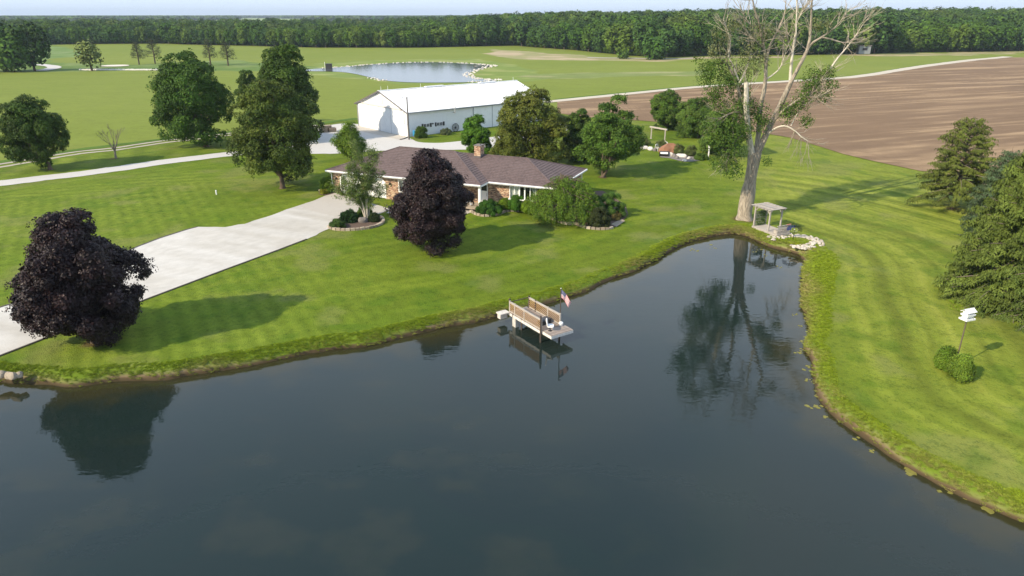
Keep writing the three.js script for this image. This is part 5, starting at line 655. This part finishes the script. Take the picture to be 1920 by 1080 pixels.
// ---------------------------------------------------------------- fishing dock
{
  const th = Math.atan2(.556, .83), t = thing('fishing_dock', 'small wooden fishing dock with lattice railings reaching into the pond', 'dock', [-.17, 0, -46.98], th), y = .85, R = rng(761), w = 1.6;
  const DB = [[.30, .25, .215], [.36, .31, .27], [.26, .215, .185], [.33, .29, .26]].map(c => std({ color: c, map: woodTex, roughness: .92 })), plank = new THREE.BoxGeometry(1, .04, .132), pw = P(plank);
  for (let z = -.1, i = 0; z < 4.95; z += .142, i++) { const wide = z > 3.85; const m = mesh('board', pw, DB[Math.floor(R() * 4)], t); m.position.set(wide ? 1.0 : w / 2, y - .02 + (R() - .5) * .006, z); m.scale.x = (wide ? 1.86 : w + .06) + (R() - .5) * .02; }
  mesh('rim_beam', P([bx(.07, .2, 4.0, -.0, y - .145, 1.86), bx(.07, .2, 3.95, w, y - .145, 1.86), bx(.06, .2, 1.02, .09, y - .146, 4.4), bx(.06, .2, 1.02, 1.91, y - .146, 4.4), bx(1.88, .2, .06, 1.0, y - .146, 4.93)]), std({ color: [.62, .60, .56], map: woodTex, roughness: .85 }), t);
  mesh('joist', P([bx(1.5, .16, .08, .8, y - .14, .4), bx(1.5, .16, .08, .8, y - .14, 1.6), bx(1.5, .16, .08, .8, y - .14, 2.8), bx(1.5, .16, .08, .8, y - .14, 3.7)]), B.darkWood, t);
  for (const [x, z, h, b] of [[0, .45, .9, -1], [1.6, .45, .9, -1], [-.06, 3.9, 1.98, -1.4], [1.2, 4.35, .72, -1.4], [.02, 1.5, .9, -1.2]]) mesh('pile', cyl(.065, .06, h - b, x, b, z, 10), B.darkWood, t);
  mesh('pier_block', P(bx(.3, .75, .4, .02, .3, .75)), std({ color: [.55, .52, .47], map: B.pale.map }), t);
  for (const s of [0, 1]) {
    const x = s ? w + .01 : -.01, z0 = s ? .15 : .05, z1 = 3.9; const rail = thing0 => thing0; const ra = new THREE.Group(); ra.name = 'railing'; t.add(ra);
    mesh('rail', P([bx(.12, .045, z1 - z0, x, y + .83, (z0 + z1) / 2), bx(.05, .08, z1 - z0, x, y + .765, (z0 + z1) / 2), bx(.05, .08, z1 - z0, x, y + .1, (z0 + z1) / 2)]), B.grayWood, ra);
    for (const f of s ? [0, .22, .62, 1] : [0, .17, .48, 1]) mesh('post', P(bx(.09, .98 + (f === 0 ? .1 : 0), .09, x + (s ? .001 : -.001), y + .42, lerp(z0, z1, f))), s && f < .3 ? B.darkWood : B.grayWood, ra);
    const sl = [], H2 = .62; for (let z = z0 - H2; z < z1; z += .15) for (const dir of [1]) { const a0 = Math.max(z, z0), a1 = Math.min(z + H2, z1); if (a1 <= a0 + .02) continue; const yy = q => y + .13 + (dir > 0 ? q - z : H2 - (q - z)); if (dir < 0 && false) continue; sl.push(bar([x + dir * .008, yy(a0), a0], [x + dir * .008, yy(a1), a1], .10, .014)); } mesh('lattice', sl, B.tanWood, ra);
  }
  mesh('landing', P([bx(.8, .08, .6, -.42, y - .03, -.25), bx(.6, .4, .4, -.4, y - .27, -.35)]), B.pale, t); mesh('end_rail', P([bx(1.5, .05, .05, .85, y + .8, .05), bx(.1, .16, .1, -.01, y + .98, .02)]), B.darkWood, t);
  const dw = (x, yy, z) => [-.17 + x * .831 + z * .5565, yy, -46.98 - x * .5565 + z * .831];
  { const f = thing('flagpole', 'dark pole with a limp stars and stripes flag on the dock', 'flagpole', dw(1.74, -1.2, 3.72), 0), h = 4.72; mesh('pole', cyl(.045, .03, h, 0, 0, 0, 10), B.darkWood, f); mesh('finial', new THREE.SphereGeometry(.035, 10, 8).translate(0, h, 0), B.white, f); mesh('bracket', [bx(.16, .06, .16, 0, 2.05, 0), bx(.14, .06, .14, 0, 2.6, 0)], std({ color: [.4, .2, .06] }), f);
    const ft = tex(380, 200, (u, v) => { const s = Math.floor((1 - v) * 13); let c = s % 2 ? [.75, .73, .72] : [.42, .03, .05]; if (u < .4 && v > 6 / 13) { c = [.03, .04, .16]; const rr = (1 - v) * 13 / 7 * 9, cc = u / .4 * 11, ri = Math.round(rr), ci = Math.round(cc); if (ri > 0 && ri < 9 && ci > 0 && ci < 11 && (ri + ci) % 2 === 0 && Math.hypot((rr - ri), (cc - ci)) < .33) c = [.75, .75, .75]; } return c; }); ft.wrapS = ft.wrapT = THREE.ClampToEdgeWrapping;
    const n = 26, m = 14, pos = [], uv = [], idx = []; for (let i = 0; i <= n; i++) for (let j = 0; j <= m; j++) { const u = i / n, v = j / m, q = u * 1.25, drop = 1 - Math.exp(-u * 3), x = .03 + q * .40 + (1 - v) * .16 * u * 0 + v * .20 * drop, yy = h - .06 - (1 - v) * .62 * (1 - .42 * drop) - q * .72, z = Math.sin(u * 9 + v * 1.2) * .075 * Math.min(1, u * 2) + q * .18; pos.push(x, yy, z); uv.push(u, v); if (i < n && j < m) { const a = i * (m + 1) + j, b = a + m + 1; idx.push(a, b, a + 1, b, b + 1, a + 1); } } const g = new THREE.BufferGeometry(); g.setAttribute('position', new THREE.Float32BufferAttribute(pos, 3)); g.setAttribute('uv', new THREE.Float32BufferAttribute(uv, 2)); g.setIndex(idx); g.computeVertexNormals(); mesh('flag', g, phys({ map: ft, side: THREE.DoubleSide, roughness: .85, transmission: .3, thickness: 0 }), f); }
  { const s = thing('boat_seat', 'white swivel boat seat on the dock platform', 'seat', dw(.52, y, 4.2), th + .9); mesh('pedestal', [cyl(.14, .12, .03, 0, 0, 0, 14), cyl(.03, .03, .3, 0, .03, 0, 10)], B.iron, s); const rb = (w2, h, d, x, yy, z, rx) => { const g = ext(shp([[-w2 / 2 + .06, -h / 2], [w2 / 2 - .06, -h / 2], [w2 / 2, -h / 2 + .06], [w2 / 2, h / 2 - .1], [w2 / 2 - .1, h / 2], [-w2 / 2 + .1, h / 2], [-w2 / 2, h / 2 - .1], [-w2 / 2, -h / 2 + .06]]), d, .015); g.rotateX(rx); return g.translate(x, yy, z); }; mesh('seat', rb(.46, .44, .07, 0, .33, .02, -Math.PI / 2), B.white, s); mesh('backrest', rb(.46, .46, .05, 0, .62, -.24, -.18), B.white, s); mesh('cushion', bx(.34, .3, .015, 0, .61, -.17, 0, -.18), std({ color: [.34, .36, .37] }), s); }
  { const c = thing('storage_box', 'black lidded box on the dock between the railings', 'box', dw(.92, y, 3.0), th + .15); mesh('bin', bx(.85, .3, .5, 0, .15, 0), B.dark, c); mesh('lid', [bx(.89, .05, .54, 0, .325, 0), bx(.7, .025, .38, 0, .36, 0)], std({ color: [.045, .048, .055], roughness: .45 }), c); }
  { const c = thing('bucket', 'white round lidded bucket at the foot of the dock flagpole', 'bucket', dw(1.62, y, 3.98)); mesh('pail', lathe([[.01, 0], [.12, 0], [.15, .2], [.16, .22], [.14, .27], [.06, .31], [.01, .32]], 18), B.white, c); }
}

// ---------------------------------------------------------------- pergola bench at the pond corner
{
  const th = -1.137, O = at(1411, 428), t = thing('pergola', 'small weathered wooden pergola with a deck at the foot of the cottonwood', 'pergola', [O.x, .86, O.z], th), R = rng(771), pl = P(new THREE.BoxGeometry(1, .045, .16));
  for (let i = 0; i < 10; i++) { const m = mesh('deck_board', pl, B.grayWood, t); m.position.set(1.65, .0 + (R() - .5) * .006, -.02 - i * .172); m.scale.x = 3.45 + R() * .05; }
  mesh('deck_frame', P([bx(3.4, .2, .06, 1.65, -.13, .06), bx(.06, .6, 1.7, -.05, -.3, -.8), bx(.06, .5, 1.7, 3.36, -.25, -.8)]), B.grayWood, t);
  for (const [x, z] of [[.06, -.05], [2.08, -.05], [.06, -1.58], [2.08, -1.58]]) { mesh('post', P(bx(.12, 2.4, .12, x, .85, z)), B.grayWood, t); mesh('brace', P(bar([x, 1.65, z], [x + (x < 1 ? .42 : -.42), 2.03, z], .07)), B.grayWood, t); }
  mesh('roof_beam', P([bx(2.6, .14, .06, 1.05, 2.1, .04), bx(2.6, .14, .06, 1.05, 2.1, -1.67)]), B.grayWood, t); for (let i = 0; i < 6; i++) mesh('roof_board', P(bx(.34, .045, 2.15, -.12 + i * .46, 2.2, -.82)), B.grayWood, t); mesh('roof_batten', P([bx(2.7, .04, .08, 1.05, 2.24, -.2), bx(2.7, .04, .08, 1.05, 2.24, -1.45)]), B.grayWood, t);
  const tl = []; for (let i = 0; i < 7; i++) tl.push(bx(.03, 1.5, .05, .06, .8, -.25 - i * .2)); for (let i = 0; i < 5; i++) tl.push(bx(.025, .05, 1.4, .085, .25 + i * .3, -.83)); mesh('trellis', P(tl), B.grayWood, t);
  const sl = []; for (let i = 0; i < 9; i++) sl.push(bx(.03, .72, .1, 3.3, .42, -.1 - i * .19)); sl.push(bx(.08, .05, 1.8, 3.3, .82, -.82), bx(.05, .06, 1.7, 3.28, .14, -.82)); mesh('side_rail', P(sl), B.grayWood, t); mesh('bench_seat', P([0, 1, 2].map(i => bx(.12, .04, 1.6, 2.8 + i * .14, .42, -.82))), B.grayWood, t); for (const z of [-.15, -1.5]) mesh('bench_leg', P(bx(.4, .4, .06, 2.94, .2, z)), B.grayWood, t);
  const w = new V3(3.3, 0, -1.45).applyAxisAngle(YUP, th); tag(mesh('red_towel', [bx(.1, .015, .55, 0, .86, 0), bx(.015, .22, .55, -.055, .76, 0)], std({ color: [.52, .16, .12] })), 'faded red towel over the pergola bench rail', 'towel'); const tw = scene.children[scene.children.length - 1]; tw.position.set(O.x + w.x, .865, O.z + w.z); tw.rotation.y = th;
  const v = thing('climbing_vine', 'green vine climbing the pergola trellis below the cottonwood', 'vine', [O.x, .86, O.z], th), li = []; for (let i = 0; i < 170; i++) li.push({ p: new V3(.08 + (R() - .5) * .25, .1 + R() * 1.5, -.35 - R() * 1.15), d: YUP, roll: R() * 6, s: .7, c: mul3([.04, .095, .015], .7 + R() * .6) }); instances(li, CL.tiny, LEAF, v, 'leaves');
}
{ // wind spinner
  const b = at(1487, 449), h = 24 * mpp(b), t = thing('wind_spinner', 'metal garden wind wheel with blue and dark blades by the stone path', 'wind wheel', [b.x, b.y, b.z], -.35); mesh('post', [cyl(.028, .022, h + .12, 0, 0, 0, 8), bx(.5, .02, .02, -.1, h * .78, -.05)], B.iron, t); const c = new V3(0, h * .9, .06); for (let i = 0; i < 14; i++) { const a = -.25 + i / 13 * 3.64, bl = mesh('blade', ext(shp([[.30, -.03], [.68, -.075], [.74, 0], [.68, .075], [.30, .03]]), .012).rotateX(.5).rotateZ(a).scale(1, .62, 1).translate(c.x, c.y - .1, c.z), std({ color: i > 6 ? [.015, .03, .13] : [.025, .04, .045], roughness: .35, metalness: .4 }), t); } mesh('hub', [new THREE.SphereGeometry(.07, 12, 8).translate(c.x, c.y - .1, c.z), new THREE.TorusGeometry(.32, .012, 6, 24).scale(1, .62, 1).translate(c.x, c.y - .1, c.z)], B.metal, t);
}
{ // stone path
  const r = rng(781), t = thing('stone_path', 'curved path of white stones around the weedy spot by the pergola', 'stones'), C = smooth([[1450, 448], [1462, 444], [1476, 442], [1495, 442.5], [1512, 444.5], [1527, 448], [1534, 453], [1530, 458], [1516, 462], [1503, 465], [1494, 464]].map(p => at(...p)), 90, false); const m = [[.46, .42, .36], [.54, .50, .44], [.38, .33, .27]].map(c => std({ color: c, map: B.pale.map, roughness: .92 })); for (const p of C) for (let k = 0; k < 3; k++) { if (r() < .4) continue; const s = mesh('stone', STONEGEO[Math.floor(r() * 4)], m[Math.floor(r() * 3)], t), w = .2 + r() * .24; s.position.set(p.x + (r() - .5) * 1.0, p.y + .03, p.z + (r() - .5) * 1.1); s.rotation.y = r() * 6; s.scale.set(w, .14 + r() * .12, w * (.6 + r() * .4)); }
  const g = [], put = (x, z, y, w) => { const q = STONEGEO[Math.floor(r() * 4)].clone(); q.rotateY(r() * 6).scale(w, w * .75, w * .8).translate(x, y, z); g.push(q); }; POND2.forEach((p, i) => { const q = project(p.x, 1.2, p.z); if (q[1] > 128 && q[0] < 880 && q[1] < 136 + (q[0] - 560) * .2 && q[0] < 700) return; if (q[1] > 151.5 && q[0] < 880) return; for (let k = 0; k < 4; k++) put(p.x + (r() - .5) * 4, p.z + (r() - .5) * .6, 1.2, .35 + r() * .4); });
  tag(mesh('shore_stones', g, B.pale), 'rim of white stones around the distant pond', 'stones', null, 'stuff');
  const g2 = []; for (let i = 0; i < 420; i++) { const x = 470 + 0 * i, k = r(), pX = lerp(150, 300, k), p = at(pX, 131.6 + (r() - .5) * .7), q = STONEGEO[i % 4].clone().rotateY(r() * 6); const w = .5 + r() * .8; q.scale(w, w * .6, w).translate(p.x, p.y + .1, p.z); g2.push(q); } tag(mesh('creek_stones', g2, B.pale), 'pale stones along the creek line beyond the left field', 'stones', null, 'stuff');
  struct('sand_patch', sheet(dense(smooth(pxPoly([[188, 124.5], [200, 122.6], [215, 122], [232, 121.8], [242, 122.6], [236, 124.3], [215, 125.2]]), 30), 2), [], () => 3, .15, null), std({ color: [.62, .56, .47], map: gravelTex }));
  for (const [x, y, w, h, d, l] of [[4, 705, .9, .35, .6, 'pale flat rock at the water edge, touching the picture border'], [22, 708, .7, .4, .5, 'brown rock on the bank close to the picture border'], [36, 706, .55, .3, .5, 'small brown rock on the bank beside a larger one']]) rock(x, y, w, h, d, B.stone, l, x);
}
// ---------------------------------------------------------------- birdhouse on its pole
{
  const b = at(1790, 689), h = 92 * mpp(b) / .93, t = thing('birdhouse', 'white two-storey martin birdhouse on a tall thin pole in the right lawn', 'birdhouse', [b.x, b.y, b.z], .35); mesh('pole', cyl(.042, .036, h + .05, 0, -.1, 0, 10), std({ color: [.11, .085, .06], roughness: .7 }), t);
  for (const [y, w] of [[0, .74], [.27, .66]]) { mesh('tray', [bx(w, .025, w * .72, 0, h + y, 0), bx(w, .05, .012, 0, h + y + .06, w * .36), bx(w, .05, .012, 0, h + y + .06, -w * .36), bx(.012, .05, w * .72, w / 2, h + y + .06, 0), bx(.012, .05, w * .72, -w / 2, h + y + .06, 0)], B.white, t); const bd = mesh('storey', bx(.52, .22, .34, 0, h + y + .125, 0), B.white, t); for (let i = 0; i < 4; i++) for (const s of [1, -1]) mesh('entrance_hole', new THREE.CylinderGeometry(.032, .032, .012, 12).rotateX(Math.PI / 2).translate(-.19 + i * .127, h + y + .13, s * .172), B.dark, bd); }
  mesh('roof', ext(shp([[-.27, 0], [0, .17], [.27, 0], [.25, -.02], [0, .135], [-.25, -.02]]), .74).rotateY(Math.PI / 2).translate(-.37, h + .51, 0), B.white, t); mesh('gable_end', [ext(shp([[-.17, 0], [0, .11], [.17, 0]]), .5).rotateY(Math.PI / 2).translate(-.25, h + .5, 0)], B.white, t); mesh('perch', [bar([-.45, h + .70, 0], [.42, h + .70, 0], .015)], B.white, t);
}
// ---------------------------------------------------------------- garden corner behind the forked tree
{
  const a = at(1220.5, 260), c = at(1246, 265), h = 20.5 * mpp(a), t = thing('swing_frame', 'weathered swing frame of two posts and a beam in the back garden', 'frame', [a.x, a.y, a.z]), d = c.clone().sub(a), u = d.clone().setY(0).normalize(); mesh('post', P([bx(.16, h, .16, 0, h / 2, 0), bx(.3, .12, .3, 0, .06, 0)]), B.grayWood, t); mesh('post', P([bx(.16, h, .16, d.x, h / 2 + d.y, d.z), bx(.3, .12, .3, d.x, .06, d.z)]), B.grayWood, t); mesh('beam', P(bar([-u.x * .4, h + .1, -u.z * .4], [d.x + u.x * .4, h + .1 + d.y, d.z + u.z * .4], .18, .24)), B.grayWood, t);
  const q = (x, y) => { const p = at(x, y); return [p.x, p.y, p.z]; };
  { const g = thing('garden_chair', 'white curly metal garden chair beside the soil heap', 'chair', q(1233, 283), .6); mesh('seat', new THREE.CylinderGeometry(.3, .3, .04, 16).translate(0, .45, 0), B.white, g); mesh('backrest', [new THREE.TorusGeometry(.3, .03, 6, 20, 3.14).translate(0, .72, -.26), bar([-.3, .45, -.26], [-.3, .75, -.26], .04), bar([.3, .45, -.26], [.3, .75, -.26], .04), bar([-.1, .45, -.26], [-.1, 1.0, -.26], .03), bar([.1, .45, -.26], [.1, 1.0, -.26], .03)], B.white, g); for (const [x, z] of [[-.22, .22], [.22, .22], [-.22, -.22], [.22, -.22]]) mesh('leg', bar([x, .45, z], [x * 1.2, 0, z * 1.2], .04), B.white, g); }
  { const g = thing('wheelbarrow', 'black wheelbarrow parked against the soil heap', 'wheelbarrow', q(1242, 284), -.5); mesh('tray', (() => { const b2 = new THREE.CylinderGeometry(.62, .38, .38, 4, 1).rotateY(Math.PI / 4).scale(1.15, 1, .8).translate(0, .5, 0); return b2; })(), B.dark, g); mesh('wheel', new THREE.TorusGeometry(.17, .06, 8, 16).translate(.75, .22, 0), B.dark, g); mesh('handle', [bar([.7, .25, .1], [-1.0, .6, .28], .05), bar([.7, .25, -.1], [-1.0, .6, -.28], .05)], B.wood, g); mesh('leg', [bar([-.4, .4, .25], [-.45, 0, .25], .05), bar([-.4, .4, -.25], [-.45, 0, -.25], .05)], B.iron, g); }
  { const g = thing('drum', 'black drum with a white band lying before the rock pile', 'drum', q(1245, 293), -.25); mesh('barrel_body', new THREE.LatheGeometry([[.01, -.7], [.36, -.7], [.38, -.66], [.38, .66], [.36, .7], [.01, .7]].map(p => new THREE.Vector2(...p)), 18).rotateZ(Math.PI / 2).translate(0, .38, 0), B.dark, g); mesh('band', new THREE.CylinderGeometry(.386, .386, 1.05, 18, 1, true, -.5, .7).rotateZ(Math.PI / 2).rotateX(-.6).translate(0, .38, 0), B.white, g); }
  { const p = at(1256, 285), m = mesh('soil_heap', rockGeo(9, 3.6, 2.2, 2.4), std({ color: [.24, .12, .07], map: soilTex, roughness: 1 })); m.position.set(p.x, p.y + .12, p.z); tag(m, 'heap of red-brown soil behind the black drum', 'soil heap'); }
  [[1256, 293, 1.0, .6, 'tan block stone next to the black drum'], [1264, 294, 1.0, .5, 'brown rock in the middle of the garden rock pile'], [1277, 294, 1.5, .5, 'wide pale pinkish slab in the garden rock pile'], [1269, 297, .8, .4, 'small grey-brown rock in front of the rock pile'], [1291, 298, .6, .35, 'small white stone at the thin end of the rock pile'], [1283, 302, .8, .3, 'white flat stone in front of the rock pile'], [1207, 279, 1.3, .5, 'first white flat stone in the row by the swing frame'], [1219, 281, 1.2, .5, 'cream flat stone in the row by the swing frame'], [1228, 283, .9, .5, 'grey stone beside the white garden chair'], [1248, 269, .7, .4, 'small pale stone below the swing frame post']].forEach(([x, y, w, hh, l], i) => rock(x, y, w, hh, w * .7, i === 1 || i === 3 || i === 8 ? B.grey : B.pale, l, i + 20));
  struct('gravel_patch', sheet(dense(smooth(pxPoly([[1238, 295], [1255, 297], [1280, 303], [1300, 303], [1316, 300], [1300, 294], [1280, 290], [1250, 288]]), 30), 1), [], () => 1.5, .04, null), B.grey);
  { const b = at(1328, 295), h2b = 18 * mpp(b), g = thing('garden_post', 'white wooden post with a small box top beside the rock pile', 'post', [b.x, b.y, b.z]); mesh('post', bx(.14, h2b, .14, 0, h2b / 2, 0), B.white, g); mesh('box', [bx(.26, .3, .26, 0, h2b + .1, 0), new THREE.ConeGeometry(.26, .2, 4).rotateY(Math.PI / 4).translate(0, h2b + .35, 0)], B.white, g); }
  { const b = at(406, 365), g = thing('vent_stub', 'short white pipe standing in the left lawn', 'pipe', [b.x, b.y, b.z]); mesh('pipe', cyl(.07, .07, .45, 0, 0, 0, 12), B.white, g); mesh('cap', cyl(.09, .08, .1, 0, .43, 0, 12), B.white, g); }
  { const b = at(617, 128.5), g = thing('pump_box', 'small black pump box on the distant pond rim', 'box', [b.x, P2Y, b.z]); mesh('box', [bx(2.2, 1.6, 1.6, 0, .8, 0), bx(2.4, .15, 1.8, 0, 1.65, 0)], B.dark, g); mesh('post', bx(.12, 2.4, .12, -1.6, 1.2, 0), B.white, g); }
  { const b = at(898, 128.8), c2 = at(890.5, 129.2), g = thing('small_jetty', 'thin jetty on the distant pond', 'jetty', [b.x, P2Y, b.z]), dx = c2.x - b.x, dz = c2.z - b.z; mesh('deck', P(bar([dx * -.6, .9, dz * -.6], [dx, .9, dz], 1.2, .14)), B.grayWood, g); for (const k of [0, .5, 1]) mesh('pile', bx(.2, 1.6, .2, dx * k, .3, dz * k), B.darkWood, g); }
  { const b = at(1616, 101.5), g = thing('hunting_blind', 'small grey box blind before the woodland beyond the ploughed field', 'hut', [b.x, b.y, b.z]); mesh('cabin', [bx(6, 4, 5, 0, 2.2, 0)], std({ color: [.22, .24, .24] }), g); mesh('roof', [bx(6.6, .3, 5.6, 0, 4.4, 0, 0, .06)], B.grey, g); mesh('opening', bx(2.4, 1.2, .1, 0, 2.6, 2.55), B.dark, g); }
}

scene.traverse(o => { if (o.isMesh) { o.castShadow = true; o.receiveShadow = true; } });
renderer.render(scene, camera);
